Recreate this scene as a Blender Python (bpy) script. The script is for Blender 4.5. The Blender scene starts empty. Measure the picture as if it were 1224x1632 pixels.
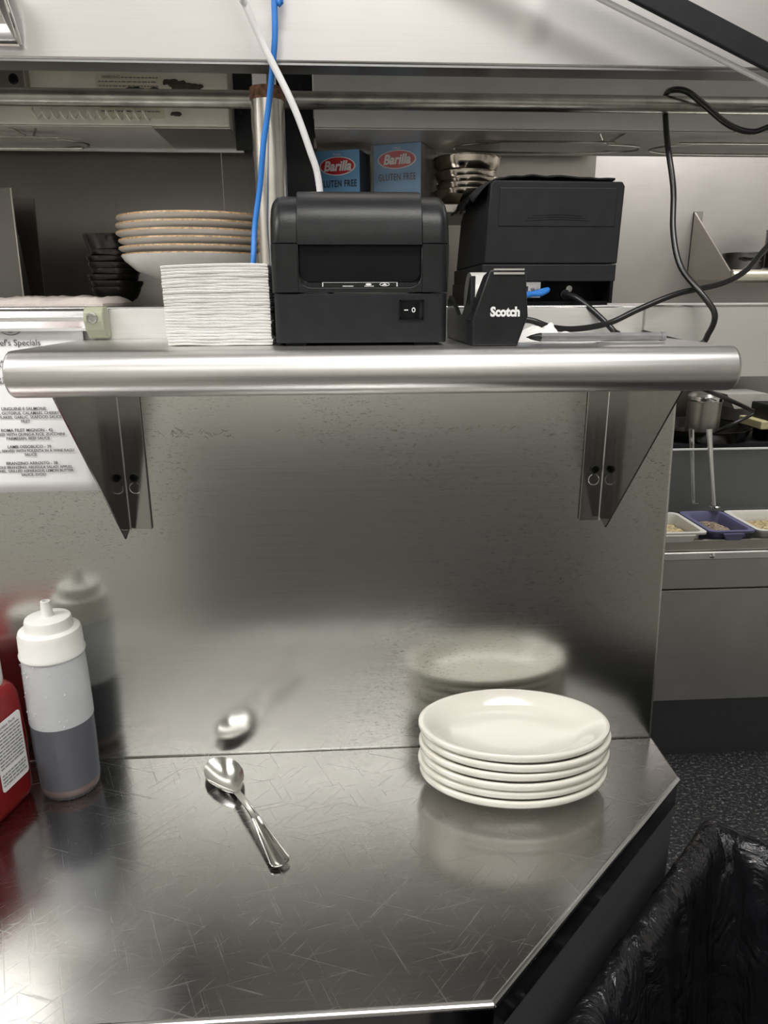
import bpy, bmesh, math, random
from mathutils import Vector, Matrix, noise
random.seed(7)
PI = math.pi
SC = bpy.context.scene
COL = SC.collection

# ------------------------------------------------------------------ camera
cam_d = bpy.data.cameras.new('camera'); cam = bpy.data.objects.new('camera', cam_d); COL.objects.link(cam)
SC.camera = cam
FPX = 1150.0
X = Vector((19600, 410, FPX)).normalized()
Zv = -Vector((14.4, -3913, FPX)).normalized()
Zv = (Zv - X * X.dot(Zv)).normalized()
Y = Zv.cross(X)
if Y[2] < 0: Y = -Y
# rows of M: world axes in (right, up, forward) camera coordinates
right = Vector((X[0], Y[0], Zv[0])); up = Vector((X[1], Y[1], Zv[1])); fwd = Vector((X[2], Y[2], Zv[2]))
cam.matrix_world = Matrix(((right.x, up.x, -fwd.x, 0), (right.y, up.y, -fwd.y, 0), (right.z, up.z, -fwd.z, 1.45), (0, 0, 0, 1)))
cam_d.sensor_fit = 'VERTICAL'; cam_d.sensor_height = 36.0; cam_d.lens = 36.0 * FPX / 1632.0
cam_d.clip_start = 0.01; cam_d.clip_end = 50

# ------------------------------------------------------------------ light and exposure
SC.view_settings.view_transform = 'Standard'; SC.view_settings.look = 'None'
SC.view_settings.gamma = 1.0; SC.view_settings.use_curve_mapping = False
SC.view_settings.exposure = 0.14
w = bpy.data.worlds.new('world'); SC.world = w; w.use_nodes = True
w.node_tree.nodes['Background'].inputs[0].default_value = (0.9, 0.95, 1, 1)
w.node_tree.nodes['Background'].inputs[1].default_value = 0.15

def area(name, loc, sx, sy, power, color=(1, 0.98, 0.955), rot=(0, 0, 0)):
    l = bpy.data.lights.new(name, 'AREA'); l.shape = 'RECTANGLE'; l.size = sx; l.size_y = sy
    l.energy = power; l.color = color
    o = bpy.data.objects.new(name, l); COL.objects.link(o); o.location = loc; o.rotation_euler = rot
    return o
CEIL = 2.60
LAMPS = [(0.25, 0.02, 1.2, 0.3, 14), (-1.5, 0.0, 1.2, 0.6, 22), (0.0, -1.45, 2.4, 0.5, 6.5), (1.6, 2.0, 1.0, 0.5, 20)]
for i, (lx, ly, sx, sy, pw) in enumerate(LAMPS):
    area('ceiling_lamp', (lx, ly, CEIL - 0.045), sx - 0.06, sy - 0.06, pw)

# ------------------------------------------------------------------ materials
def newmat(name):
    m = bpy.data.materials.new(name); m.use_nodes = True
    nt = m.node_tree; b = nt.nodes['Principled BSDF']
    return m, nt, b
def N(nt, t, **kw):
    n = nt.nodes.new(t)
    for k, v in kw.items():
        if k in n.inputs: n.inputs[k].default_value = v
        else: setattr(n, k, v)
    return n
def ramp(nt, fac, stops):
    r = nt.nodes.new('ShaderNodeValToRGB')
    while len(r.color_ramp.elements) < len(stops): r.color_ramp.elements.new(0.5)
    for e, (p, c) in zip(r.color_ramp.elements, stops):
        e.position = p; e.color = (c[0], c[1], c[2], 1) if isinstance(c, tuple) else (c, c, c, 1)
    nt.links.new(fac, r.inputs[0]); return r
def mapping(nt, scale=(1, 1, 1), rot=(0, 0, 0)):
    tc = nt.nodes.new('ShaderNodeTexCoord'); mp = nt.nodes.new('ShaderNodeMapping')
    mp.inputs['Scale'].default_value = scale; mp.inputs['Rotation'].default_value = rot
    nt.links.new(tc.outputs['Object'], mp.inputs['Vector']); return mp.outputs[0]
def plain(name, col, rough=0.5, metal=0.0, spec=0.5, var=0.06, scale=30, bump=0.0, bscale=200, **kw):
    m, nt, b = newmat(name)
    v = mapping(nt)
    n = N(nt, 'ShaderNodeTexNoise', Scale=scale, Detail=4.0); nt.links.new(v, n.inputs['Vector'])
    r = ramp(nt, n.outputs['Fac'], [(0.3, tuple(max(0, c * (1 - var)) for c in col)), (0.7, tuple(min(1, c * (1 + var)) for c in col))])
    nt.links.new(r.outputs[0], b.inputs['Base Color'])
    b.inputs['Roughness'].default_value = rough; b.inputs['Metallic'].default_value = metal
    b.inputs['Specular IOR Level'].default_value = spec
    if bump:
        n2 = N(nt, 'ShaderNodeTexNoise', Scale=bscale, Detail=3.0); nt.links.new(v, n2.inputs['Vector'])
        bp = N(nt, 'ShaderNodeBump', Strength=bump, Distance=0.001); nt.links.new(n2.outputs['Fac'], bp.inputs['Height'])
        nt.links.new(bp.outputs[0], b.inputs['Normal'])
    for k, val in kw.items(): b.inputs[k.replace('_', ' ')].default_value = val
    return m
def steel(name, col=(0.62, 0.61, 0.59), rough=0.28, rvar=0.08, streak=(3, 3, 90), bump=0.15, cloud=0.10, scratch=0.0, aniso=0.0, cscale=5.0, dark_specks=0.0):
    """brushed stainless: streaks stretched along the directions with a small scale"""
    m, nt, b = newmat(name)
    b.inputs['Metallic'].default_value = 1.0
    vs = mapping(nt, streak); vo = mapping(nt)
    n = N(nt, 'ShaderNodeTexNoise', Scale=6.0, Detail=5.0, Roughness=0.65); nt.links.new(vs, n.inputs['Vector'])
    c = N(nt, 'ShaderNodeTexNoise', Scale=cscale, Detail=3.0); nt.links.new(vo, c.inputs['Vector'])
    rr = N(nt, 'ShaderNodeMapRange'); nt.links.new(n.outputs['Fac'], rr.inputs[0])
    rr.inputs[1].default_value = 0.3; rr.inputs[2].default_value = 0.7
    rr.inputs[3].default_value = rough - rvar; rr.inputs[4].default_value = rough + rvar
    rough_out = rr.outputs[0]
    cr = ramp(nt, c.outputs['Fac'], [(0.3, tuple(x * (1 - cloud) for x in col)), (0.7, tuple(min(1, x * (1 + cloud)) for x in col))])
    mx = N(nt, 'ShaderNodeMix', data_type='RGBA', blend_type='MULTIPLY'); mx.inputs[0].default_value = 1.0
    sr = ramp(nt, n.outputs['Fac'], [(0.3, 0.92), (0.7, 1.0)])
    nt.links.new(cr.outputs[0], mx.inputs[6]); nt.links.new(sr.outputs[0], mx.inputs[7])
    colout = mx.outputs[2]
    height = n.outputs['Fac']
    if scratch:
        acc = None
        for k, (ang, sc) in enumerate(((0.35, 1.0), (1.15, 1.4), (2.3, 1.2), (2.9, 0.8))):
            v0 = mapping(nt, (1, 1, 1), (0, 0, ang)); m2_ = nt.nodes.new('ShaderNodeMapping'); m2_.inputs['Scale'].default_value = (3.0 * sc, 150 * sc, 3); nt.links.new(v0, m2_.inputs['Vector']); vv = m2_.outputs[0]
            s = N(nt, 'ShaderNodeTexNoise', Scale=2.2 + k * 0.7, Detail=2.0, Distortion=0.6); nt.links.new(vv, s.inputs['Vector'])
            sr2 = ramp(nt, s.outputs['Fac'], [(0.635, 0.0), (0.71, 1.0)])
            if acc is None: acc = sr2.outputs[0]
            else:
                a = N(nt, 'ShaderNodeMath', operation='MAXIMUM'); nt.links.new(acc, a.inputs[0]); nt.links.new(sr2.outputs[0], a.inputs[1]); acc = a.outputs[0]
        ma = N(nt, 'ShaderNodeMath', operation='MULTIPLY_ADD'); nt.links.new(acc, ma.inputs[0]); ma.inputs[1].default_value = scratch
        nt.links.new(rough_out, ma.inputs[2]); rough_out = ma.outputs[0]
        h2 = N(nt, 'ShaderNodeMath', operation='MULTIPLY_ADD'); nt.links.new(acc, h2.inputs[0]); h2.inputs[1].default_value = -0.28; nt.links.new(height, h2.inputs[2]); height = h2.outputs[0]
    if dark_specks:
        vd = mapping(nt, (130, 130, 420)); sp = N(nt, 'ShaderNodeTexNoise', Scale=1.6, Detail=3.0, Distortion=1.2); nt.links.new(vd, sp.inputs['Vector'])
        s1 = ramp(nt, sp.outputs['Fac'], [(0.34, 1.0), (0.41, 0.0)])
        mk = N(nt, 'ShaderNodeTexNoise', Scale=4.0, Detail=2.0); nt.links.new(vo, mk.inputs['Vector'])
        s2 = ramp(nt, mk.outputs['Fac'], [(0.42, 0.0), (0.62, 1.0)])
        mm = N(nt, 'ShaderNodeMath', operation='MULTIPLY'); nt.links.new(s1.outputs[0], mm.inputs[0]); nt.links.new(s2.outputs[0], mm.inputs[1])
        m3 = N(nt, 'ShaderNodeMath', operation='MULTIPLY'); nt.links.new(mm.outputs[0], m3.inputs[0]); m3.inputs[1].default_value = dark_specks
        mx2 = N(nt, 'ShaderNodeMix', data_type='RGBA'); nt.links.new(m3.outputs[0], mx2.inputs[0]); nt.links.new(colout, mx2.inputs[6]); mx2.inputs[7].default_value = (0.12, 0.11, 0.1, 1)
        colout = mx2.outputs[2]
    nt.links.new(colout, b.inputs['Base Color']); nt.links.new(rough_out, b.inputs['Roughness'])
    bp = N(nt, 'ShaderNodeBump', Strength=bump, Distance=0.0004); nt.links.new(height, bp.inputs['Height']); nt.links.new(bp.outputs[0], b.inputs['Normal'])
    if aniso:
        b.inputs['Anisotropic'].default_value = aniso
    return m

M = {}
M['wall_steel'] = steel('wall_steel', (0.60, 0.60, 0.57), 0.21, 0.02, (1.5, 1.5, 200), 0.02, 0.05, dark_specks=0.55)
M['counter_steel'] = steel('counter_steel', (0.475, 0.47, 0.465), 0.19, 0.02, (1.5, 150, 1.5), 0.02, 0.06, scratch=0.10, cscale=9)
M['edge_steel'] = steel('edge_steel', (0.75, 0.75, 0.75), 0.2, 0.04, (2, 2, 40), 0.05)
M['shelf_steel'] = steel('shelf_steel', (0.68, 0.67, 0.66), 0.35, 0.03, (1.5, 200, 200), 0.06, 0.08)
M['bracket_steel'] = steel('bracket_steel', (0.38, 0.375, 0.36), 0.12, 0.03, (30, 30, 2), 0.04, 0.04)
M['beam_steel'] = steel('beam_steel', (0.86, 0.85, 0.83), 0.48, 0.03, (1.5, 1.5, 160), 0.02, 0.05)
M['hood_steel'] = steel('hood_steel', (0.56, 0.545, 0.535), 0.48, 0.03, (1.5, 1.5, 160), 0.02, 0.04)
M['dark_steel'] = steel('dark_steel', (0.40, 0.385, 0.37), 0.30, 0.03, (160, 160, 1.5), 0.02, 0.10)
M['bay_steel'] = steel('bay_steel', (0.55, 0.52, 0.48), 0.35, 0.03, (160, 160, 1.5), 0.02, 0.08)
M['far_steel'] = steel('far_steel', (0.55, 0.52, 0.50), 0.45, 0.03, (1.5, 1.5, 60), 0.02, 0.10, cscale=3)
M['pipe_steel'] = steel('pipe_steel', (0.42, 0.42, 0.38), 0.33, 0.08, (3, 40, 40), 0.3, 0.2, cscale=40)
M['post_steel'] = steel('post_steel', (0.78, 0.75, 0.70), 0.20, 0.03, (120, 120, 1.5), 0.04, 0.12, cscale=20)
M['chrome'] = steel('chrome', (0.85, 0.84, 0.82), 0.08, 0.02, (5, 5, 5), 0.0, 0.02)
M['bowl_steel'] = steel('bowl_steel', (0.62, 0.56, 0.48), 0.14, 0.03, (5, 5, 30), 0.05, 0.06)
M['alu'] = steel('alu', (0.85, 0.85, 0.86), 0.28, 0.05, (2, 40, 40), 0.15, 0.08)
M['cream'] = plain('cream_enamel', (0.70, 0.67, 0.58), 0.4, var=0.10, scale=25, bump=0.1)
M['grey_enamel'] = plain('grey_enamel', (0.62, 0.62, 0.60), 0.35, var=0.05)
M['sticker'] = plain('sticker_film', (0.62, 0.58, 0.44), 0.4, var=0.08)
M['ink'] = plain('printed_ink', (0.08, 0.08, 0.08), 0.6)
M['ink_grey'] = plain('grey_ink', (0.20, 0.20, 0.21), 0.6)
M['grime'] = plain('grime', (0.05, 0.045, 0.035), 0.8, var=0.5, bump=0.4)
M['black_abs'] = plain('black_plastic', (0.011, 0.012, 0.013), 0.33, spec=0.3, var=0.25, scale=60, bump=0.12, bscale=900)
M['black_matte'] = plain('matte_black_plastic', (0.012, 0.013, 0.015), 0.5, spec=0.3, var=0.2, scale=60, bump=0.15, bscale=1200)
M['black_deep'] = plain('recess_black_plastic', (0.005, 0.005, 0.006), 0.35, spec=0.15, var=0.2)
M['black_cloth'] = plain('black_cloth', (0.010, 0.010, 0.011), 0.85, var=0.3, bump=0.5)
M['rubber'] = plain('cable_rubber', (0.012, 0.012, 0.013), 0.28, var=0.2)
M['white_print'] = plain('white_print', (0.85, 0.85, 0.85), 0.5, var=0.02)
M['white_cable_and_glint'] = plain('white_cable_and_glint', (0.80, 0.80, 0.80), 0.35, var=0.03)
M['blue_cable'] = plain('blue_cable', (0.03, 0.20, 0.62), 0.4, var=0.1)
M['paper'] = plain('paper', (0.90, 0.90, 0.92), 0.7, var=0.015)
M['cream_card'] = plain('cream_card', (0.70, 0.64, 0.54), 0.5, var=0.03)
M['napkin'] = plain('napkin_paper', (0.88, 0.87, 0.85), 0.85, var=0.04, bump=0.4, bscale=500, Subsurface_Weight=0.0)
M['ceramic'] = plain('ivory_ceramic', (0.80, 0.78, 0.70), 0.10, var=0.01, Coat_Weight=0.6, Coat_Roughness=0.04)
M['ceramic_white'] = plain('white_ceramic', (0.80, 0.79, 0.76), 0.2, var=0.03)
M['ceramic_rim'] = plain('speckled_brown_rim', (0.42, 0.27, 0.14), 0.4, var=0.5, scale=300)
M['black_cup'] = plain('black_glazed', (0.012, 0.011, 0.010), 0.15, var=0.3)
M['towel'] = plain('towel_cloth', (0.60, 0.54, 0.50), 0.9, var=0.08, bump=0.5)
M['cap_green'] = plain('olive_plastic', (0.36, 0.37, 0.27), 0.4, var=0.06)
M['screw'] = steel('screw_steel', (0.4, 0.4, 0.38), 0.3)
M['bottle'] = plain('bottle_plastic', (0.88, 0.90, 0.92), 0.30, var=0.01, Transmission_Weight=0.72, IOR=1.25, Alpha=1.0)
M['bottle_cap'] = plain('bottle_cap_plastic', (0.80, 0.80, 0.77), 0.35, var=0.02)
M['sauce'] = plain('dark_sauce', (0.045, 0.044, 0.056), 0.35, var=0.1, scale=20)
M['sauce_red'] = plain('brown_sauce_edge', (0.20, 0.09, 0.06), 0.4, var=0.2)
M['jug_red'] = plain('red_plastic', (0.23, 0.009, 0.011), 0.25, var=0.06)
M['blue_box'] = plain('blue_card', (0.16, 0.38, 0.66), 0.4, var=0.03)
M['navy_card'] = plain('navy_card', (0.03, 0.035, 0.06), 0.5)
M['logo_red'] = plain('logo_red', (0.55, 0.02, 0.03), 0.4, var=0.03)
M['brown_side'] = plain('brown_carton_side', (0.20, 0.16, 0.13), 0.3, var=0.5, scale=60)
M['yellow_card'] = plain('yellow_card', (0.55, 0.50, 0.28), 0.5)
M['bin_bag'] = plain('bin_bag_film', (0.010, 0.010, 0.012), 0.22, var=0.3)
nt = M['bin_bag'].node_tree; b = nt.nodes['Principled BSDF']; v = mapping(nt, (1, 1, 0.6))
n2 = N(nt, 'ShaderNodeTexNoise', Scale=16.0, Detail=5.0, Distortion=1.5); nt.links.new(v, n2.inputs['Vector'])
ab = N(nt, 'ShaderNodeMath', operation='SUBTRACT'); nt.links.new(n2.outputs['Fac'], ab.inputs[0]); ab.inputs[1].default_value = 0.5
ab2 = N(nt, 'ShaderNodeMath', operation='ABSOLUTE'); nt.links.new(ab.outputs[0], ab2.inputs[0])
bp = N(nt, 'ShaderNodeBump', Strength=0.6, Distance=0.03); nt.links.new(ab2.outputs[0], bp.inputs['Height']); nt.links.new(bp.outputs[0], b.inputs['Normal'])
M['bin_plastic'] = plain('bin_plastic', (0.03, 0.03, 0.032), 0.5)
M['apron_black'] = steel('apron_black', (0.10, 0.10, 0.105), 0.15, 0.03, (3, 3, 30), 0.05)
M['frame_dark'] = steel('frame_dark', (0.36, 0.36, 0.365), 0.30, 0.03, (1.5, 1.5, 120), 0.02)
M['purple_plastic'] = plain('purple_plastic', (0.15, 0.15, 0.28), 0.3, var=0.05)
M['white_plastic'] = plain('white_plastic', (0.72, 0.72, 0.68), 0.3, var=0.03)
M['red_plastic'] = plain('dull_red', (0.45, 0.02, 0.02), 0.5)
M['roomwall'] = plain('painted_wall', (0.65, 0.64, 0.61), 0.7, var=0.03, scale=3)
M['roomdark'] = plain('rear_wall', (0.60, 0.59, 0.56), 0.6, var=0.1, scale=3)
M['rear_grey'] = plain('grey_table_front', (0.17, 0.17, 0.17), 0.6, var=0.1, scale=3)
M['partition'] = steel('partition_steel', (0.22, 0.21, 0.20), 0.35, 0.03, (160, 160, 1.5), 0.02, 0.10)
M['frame_grey'] = plain('grey_undercounter', (0.075, 0.075, 0.08), 0.35, var=0.06)
M['tray'] = plain('pale_tray', (0.62, 0.60, 0.57), 0.4, metal=0.3, var=0.06)
M['door_steel'] = steel('door_steel', (0.62, 0.61, 0.59), 0.5, 0.03, (1.5, 1.5, 60), 0.02, 0.08)
M['ceil'] = plain('ceiling_tile', (0.7, 0.7, 0.68), 0.8, var=0.03)

def grain_mat(name, c1, c2):
    m, nt, b = newmat(name); v = mapping(nt)
    vo = N(nt, 'ShaderNodeTexVoronoi', Scale=170.0); nt.links.new(v, vo.inputs['Vector'])
    r = ramp(nt, vo.outputs['Color'], [(0.1, c1), (0.9, c2)]); nt.links.new(r.outputs[0], b.inputs['Base Color'])
    bp = N(nt, 'ShaderNodeBump', Strength=1.0, Distance=0.003, invert=True); nt.links.new(vo.outputs['Distance'], bp.inputs['Height'])
    nt.links.new(bp.outputs[0], b.inputs['Normal']); b.inputs['Roughness'].default_value = 0.6; return m
M['grain_gold'] = grain_mat('chopped_gold', (0.22, 0.15, 0.06), (0.75, 0.62, 0.36))
M['grain_brown'] = grain_mat('chopped_brown', (0.10, 0.07, 0.05), (0.46, 0.36, 0.26))

M['tile'] = plain('rear_floor_tile', (0.34, 0.32, 0.30), 0.5, var=0.15, scale=12)
m, nt, b = newmat('black_mat_floor'); v = mapping(nt, (1, 1.3, 1)); M['floor'] = m
vo = N(nt, 'ShaderNodeTexVoronoi', Scale=95.0); nt.links.new(v, vo.inputs['Vector'])
nn = N(nt, 'ShaderNodeTexNoise', Scale=85.0, Detail=4.0, Roughness=0.75); nt.links.new(v, nn.inputs['Vector'])
r = ramp(nt, nn.outputs['Fac'], [(0.35, (0.008, 0.008, 0.009)), (0.54, (0.018, 0.018, 0.020)), (0.66, (0.30, 0.30, 0.30))])  # pale top stop paints glints into the mat colour
nt.links.new(r.outputs[0], b.inputs['Base Color']); b.inputs['Roughness'].default_value = 0.32
bp = N(nt, 'ShaderNodeBump', Strength=1.0, Distance=0.006); nt.links.new(nn.outputs['Fac'], bp.inputs['Height']); nt.links.new(bp.outputs[0], b.inputs['Normal'])

def clear_mat(name, col, rough, alpha, av=0.4):
    m, nt, b = newmat(name)
    tr = nt.nodes.new('ShaderNodeBsdfTransparent'); tr.inputs[0].default_value = (*col, 1)
    mix = nt.nodes.new('ShaderNodeMixShader'); out = nt.nodes['Material Output']
    b.inputs['Base Color'].default_value = (*col, 1); b.inputs['Roughness'].default_value = rough
    n = N(nt, 'ShaderNodeTexNoise', Scale=60.0, Detail=4.0); nt.links.new(mapping(nt, (1, 1, 8)), n.inputs['Vector'])
    mr = N(nt, 'ShaderNodeMapRange'); nt.links.new(n.outputs['Fac'], mr.inputs[0]); mr.inputs[3].default_value = alpha * (1 - av); mr.inputs[4].default_value = alpha * (1 + av)
    nt.links.new(mr.outputs[0], mix.inputs[0]); nt.links.new(tr.outputs[0], mix.inputs[1]); nt.links.new(b.outputs[0], mix.inputs[2])
    nt.links.new(mix.outputs[0], out.inputs['Surface']); return m
M['acrylic'] = clear_mat('scratched_acrylic', (0.9, 0.92, 0.92), 0.1, 0.10)
M['wrap'] = clear_mat('shrink_wrap', (1, 1, 1), 0.08, 0.16)
M['bottle'] = clear_mat('bottle_film', (0.80, 0.83, 0.88), 0.25, 0.10, 0.05)
M['bottle_fog'] = clear_mat('misted_bottle_film', (0.82, 0.85, 0.88), 0.3, 0.62, 0.04)
M['pen_clear'] = clear_mat('smoke_plastic', (0.45, 0.45, 0.46), 0.1, 0.45)

def emit(name, col, s):
    m, nt, b = newmat(name); b.inputs['Base Color'].default_value = (*col, 1)
    b.inputs['Emission Color'].default_value = (*col, 1); b.inputs['Emission Strength'].default_value = s; return m
M['diffuser'] = emit('lamp_diffuser', (1, 0.98, 0.94), 3.0)

# ------------------------------------------------------------------ mesh helpers
def new(): return bmesh.new()
def obj(name, bm, mat, parent=None, smooth=True, label=None, angle=35, bevel=0, seg=2, weld=False):
    if weld: bmesh.ops.remove_doubles(bm, verts=bm.verts, dist=1e-5)
    bmesh.ops.recalc_face_normals(bm, faces=bm.faces)
    me = bpy.data.meshes.new(name); bm.to_mesh(me); bm.free()
    for mm in (mat if isinstance(mat, (list, tuple)) else [mat]): me.materials.append(mm)
    for p in me.polygons: p.use_smooth = smooth
    o = bpy.data.objects.new(name, me); COL.objects.link(o)
    if smooth: me.set_sharp_from_angle(angle=math.radians(angle))
    if bevel:
        md = o.modifiers.new('bevel', 'BEVEL'); md.width = bevel; md.segments = seg; md.limit_method = 'ANGLE'; md.angle_limit = math.radians(40)
        md.harden_normals = False
    if parent is not None:
        o.parent = parent
        off = Vector((0, 0, 0)); p = parent
        while p is not None: off += p.location; p = p.parent
        o.location = -off
    if label: o['label'] = label
    return o
def thing(name, label, cat, loc, group=None):
    o = bpy.data.objects.new(name, None); COL.objects.link(o); o.empty_display_size = 0.02
    o.location = loc; o['label'] = label; o['category'] = cat
    if group: o['group'] = group
    return o
def tag(o, label, cat, group=None, kind=None):
    o['label'] = label; o['category'] = cat
    if group: o['group'] = group
    if kind: o['kind'] = kind
    return o
def struct(name, bm, mat, **kw):
    o = obj(name, bm, mat, **kw); o['kind'] = 'structure'; return o
def dup(root, loc, label, group=None):
    r = root.copy(); COL.objects.link(r); r.location = loc; r['label'] = label
    if group: r['group'] = group
    for ch in list(root.children):
        c = ch.copy(); COL.objects.link(c); c.parent = r
    return r
def box(bm, x0, x1, y0, y1, z0, z1):
    vs = [bm.verts.new((x, y, z)) for x in (x0, x1) for y in (y0, y1) for z in (z0, z1)]
    for f in ((0, 1, 3, 2), (4, 6, 7, 5), (0, 4, 5, 1), (2, 3, 7, 6), (0, 2, 6, 4), (1, 5, 7, 3)): bm.faces.new([vs[i] for i in f])
    return vs
def Bx(x0, x1, y0, y1, z0, z1):
    bm = new(); box(bm, x0, x1, y0, y1, z0, z1); return bm
def prism(bm, pts, axis, a0, a1):
    """2D outline extruded along an axis; pts are the other two coordinates in xyz order"""
    def v(p, a):
        return {'x': (a, p[0], p[1]), 'y': (p[0], a, p[1]), 'z': (p[0], p[1], a)}[axis]
    A = [bm.verts.new(v(p, a0)) for p in pts]; B = [bm.verts.new(v(p, a1)) for p in pts]
    bm.faces.new(A); bm.faces.new(B[::-1]); n = len(pts)
    for i in range(n): bm.faces.new((A[i], A[(i + 1) % n], B[(i + 1) % n], B[i]))
def loft(bm, rings, closed=True, cap=True, mat=None):
    R = [[bm.verts.new(p) for p in r] for r in rings]; n = len(R[0]); fs = []
    for k, (a, b_) in enumerate(zip(R[:-1], R[1:])):
        for i in range(n if closed else n - 1):
            f = bm.faces.new((a[i], a[(i + 1) % n], b_[(i + 1) % n], b_[i])); fs.append(f)
            if mat: f.material_index = mat[k]
    if cap and closed:
        bm.faces.new(R[0][::-1]); bm.faces.new(R[-1])
    return R
def lathe(bm, prof, c, seg=48, sx=1.0, sy=1.0, rot=0.0, mat=None):
    """prof: list of (radius, z); closed on the axis where radius is 0"""
    prev = None
    for k, (r, z) in enumerate(prof):
        if r <= 1e-6: ring = [bm.verts.new((c[0], c[1], c[2] + z))]
        else:
            ring = []
            for i in range(seg):
                a = 2 * PI * i / seg; x = r * sx * math.cos(a); y = r * sy * math.sin(a)
                ring.append(bm.verts.new((c[0] + x * math.cos(rot) - y * math.sin(rot), c[1] + x * math.sin(rot) + y * math.cos(rot), c[2] + z)))
        if prev:
            for i in range(seg):
                j = (i + 1) % seg
                if len(prev) == 1 and len(ring) == 1: break
                if len(prev) == 1: f = bm.faces.new((prev[0], ring[i], ring[j]))
                elif len(ring) == 1: f = bm.faces.new((prev[i], prev[j], ring[0]))
                else: f = bm.faces.new((prev[i], prev[j], ring[j], ring[i]))
                if mat: f.material_index = mat[k - 1]
        prev = ring
def catmull(pts, n=10):
    P = [Vector(p) for p in pts]; P = [P[0] * 2 - P[1]] + P + [P[-1] * 2 - P[-2]]; out = []
    for i in range(1, len(P) - 2):
        for k in range(n):
            t = k / n
            out.append(0.5 * ((2 * P[i]) + (-P[i - 1] + P[i + 1]) * t + (2 * P[i - 1] - 5 * P[i] + 4 * P[i + 1] - P[i + 2]) * t * t + (-P[i - 1] + 3 * P[i] - 3 * P[i + 1] + P[i + 2]) * t ** 3))
    out.append(P[-2]); return out
def tube(bm, pts, r, seg=12, smooth=10):
    C = catmull(pts, smooth) if smooth else [Vector(p) for p in pts]
    rings = []; nrm = None
    for i, p in enumerate(C):
        t = (C[min(i + 1, len(C) - 1)] - C[max(i - 1, 0)]).normalized()
        if nrm is None:
            nrm = t.orthogonal().normalized()
        nrm = (nrm - t * nrm.dot(t)).normalized(); bi = t.cross(nrm)
        rr = r(i / (len(C) - 1)) if callable(r) else r
        rings.append([p + (nrm * math.cos(2 * PI * k / seg) + bi * math.sin(2 * PI * k / seg)) * rr for k in range(seg)])
    loft(bm, rings)
def rrect(x0, x1, y0, y1, r, n=6):
    """rounded rectangle; r is one radius or (lower-left, lower-right, upper-right, upper-left)"""
    if not isinstance(r, (tuple, list)): r = (r,) * 4
    out = []
    for (cx, cy, a0, rr) in ((x0 + r[0], y0 + r[0], PI, r[0]), (x1 - r[1], y0 + r[1], 1.5 * PI, r[1]), (x1 - r[2], y1 - r[2], 0, r[2]), (x0 + r[3], y1 - r[3], 0.5 * PI, r[3])):
        for k in range(n + 1):
            a = a0 + 0.5 * PI * k / n; out.append((cx + rr * math.cos(a), cy + rr * math.sin(a)))
    return out
def text_bm(body, size, shear=0.0, offset=0.0, extrude=0.0002, sx=1.0, align='CENTER', space=1.0):
    c = bpy.data.curves.new('lettering', 'FONT'); c.body = body; c.size = size; c.shear = shear; c.offset = offset
    c.extrude = extrude; c.align_x = align; c.align_y = 'CENTER'; c.space_character = space; c.resolution_u = 3
    o = bpy.data.objects.new('lettering', c); me = bpy.data.meshes.new_from_object(o)
    bm = new(); bm.from_mesh(me); bpy.data.objects.remove(o); bpy.data.curves.remove(c); bpy.data.meshes.remove(me)
    bmesh.ops.scale(bm, vec=(sx, 1, 1), verts=bm.verts); return bm
def place(bm, loc, xdir=(1, 0, 0), updir=(0, 0, 1)):
    x = Vector(xdir).normalized(); u = Vector(updir).normalized(); n = x.cross(u)
    mt = Matrix(((x.x, u.x, n.x, loc[0]), (x.y, u.y, n.y, loc[1]), (x.z, u.z, n.z, loc[2]), (0, 0, 0, 1)))
    bm.transform(mt); return bm
def merge(dst, src):
    me = bpy.data.meshes.new('merge'); src.to_mesh(me); src.free(); dst.from_mesh(me); bpy.data.meshes.remove(me)
def letters(name, parent, lines, mat, xdir=(1, 0, 0), updir=(0, 0, 1), **kw):
    """lines: (body, size, location[, options])"""
    bm = new()
    for l in lines:
        o = dict(kw); 
        if len(l) > 3: o.update(l[3])
        merge(bm, place(text_bm(l[0], l[1], **o), l[2], xdir, updir))
    return obj(name, bm, mat, parent, smooth=False)

# ------------------------------------------------------------------ the room
YB, YF, XL, XR = -1.9, 2.9, -2.4, 2.6
struct('floor', Bx(XL, XR, YB, YF, -0.05, 0), M['tile'], smooth=False)
tag(obj('rubber_mat', Bx(0.42, 2.2, -0.3, 1.99, 0.0, 0.012), M['floor'], smooth=False), 'black gritty rubber floor mat in front of the prep station', 'floor mat')
t = thing('added_rear_table', 'unseen dark fronted table added to darken the steel reflections', 'counter', (0.2, -1.6, 0))  # unseen table added so the steel wall reflects something dark
obj('added_table_top', Bx(-0.62, 1.07, -1.88, -1.25, 0.98, 1.02), M['beam_steel'], t, smooth=False)
obj('table_front', Bx(-0.60, 1.05, -1.85, -1.28, 0.10, 0.98), M['rear_grey'], t, smooth=False)
obj('plinth', Bx(-0.60, 1.05, -1.85, -1.33, 0.0, 0.10), M['bin_plastic'], t, smooth=False)  # base of the added unseen table
t = thing('added_white_block', 'unseen white block added to brighten the left steel reflections', 'reflector', (-1.3, -1.6, 0))  # unseen white block added to brighten reflections on the left
obj('added_block_body', Bx(-2.1, -0.66, -1.88, -1.26, 0.0, 0.95), M['white_plastic'], t, smooth=False, bevel=0.02)
obj('lid', Bx(-2.1, -0.66, -1.88, -1.25, 0.955, 1.02), M['white_plastic'], t, smooth=False, bevel=0.015)
struct('ceiling', Bx(XL, XR, YB, YF, CEIL, CEIL + 0.05), M['ceil'], smooth=False)
struct('wall_left', Bx(XL - 0.05, XL, YB, YF, 0, CEIL), M['roomwall'], smooth=False)
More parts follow.
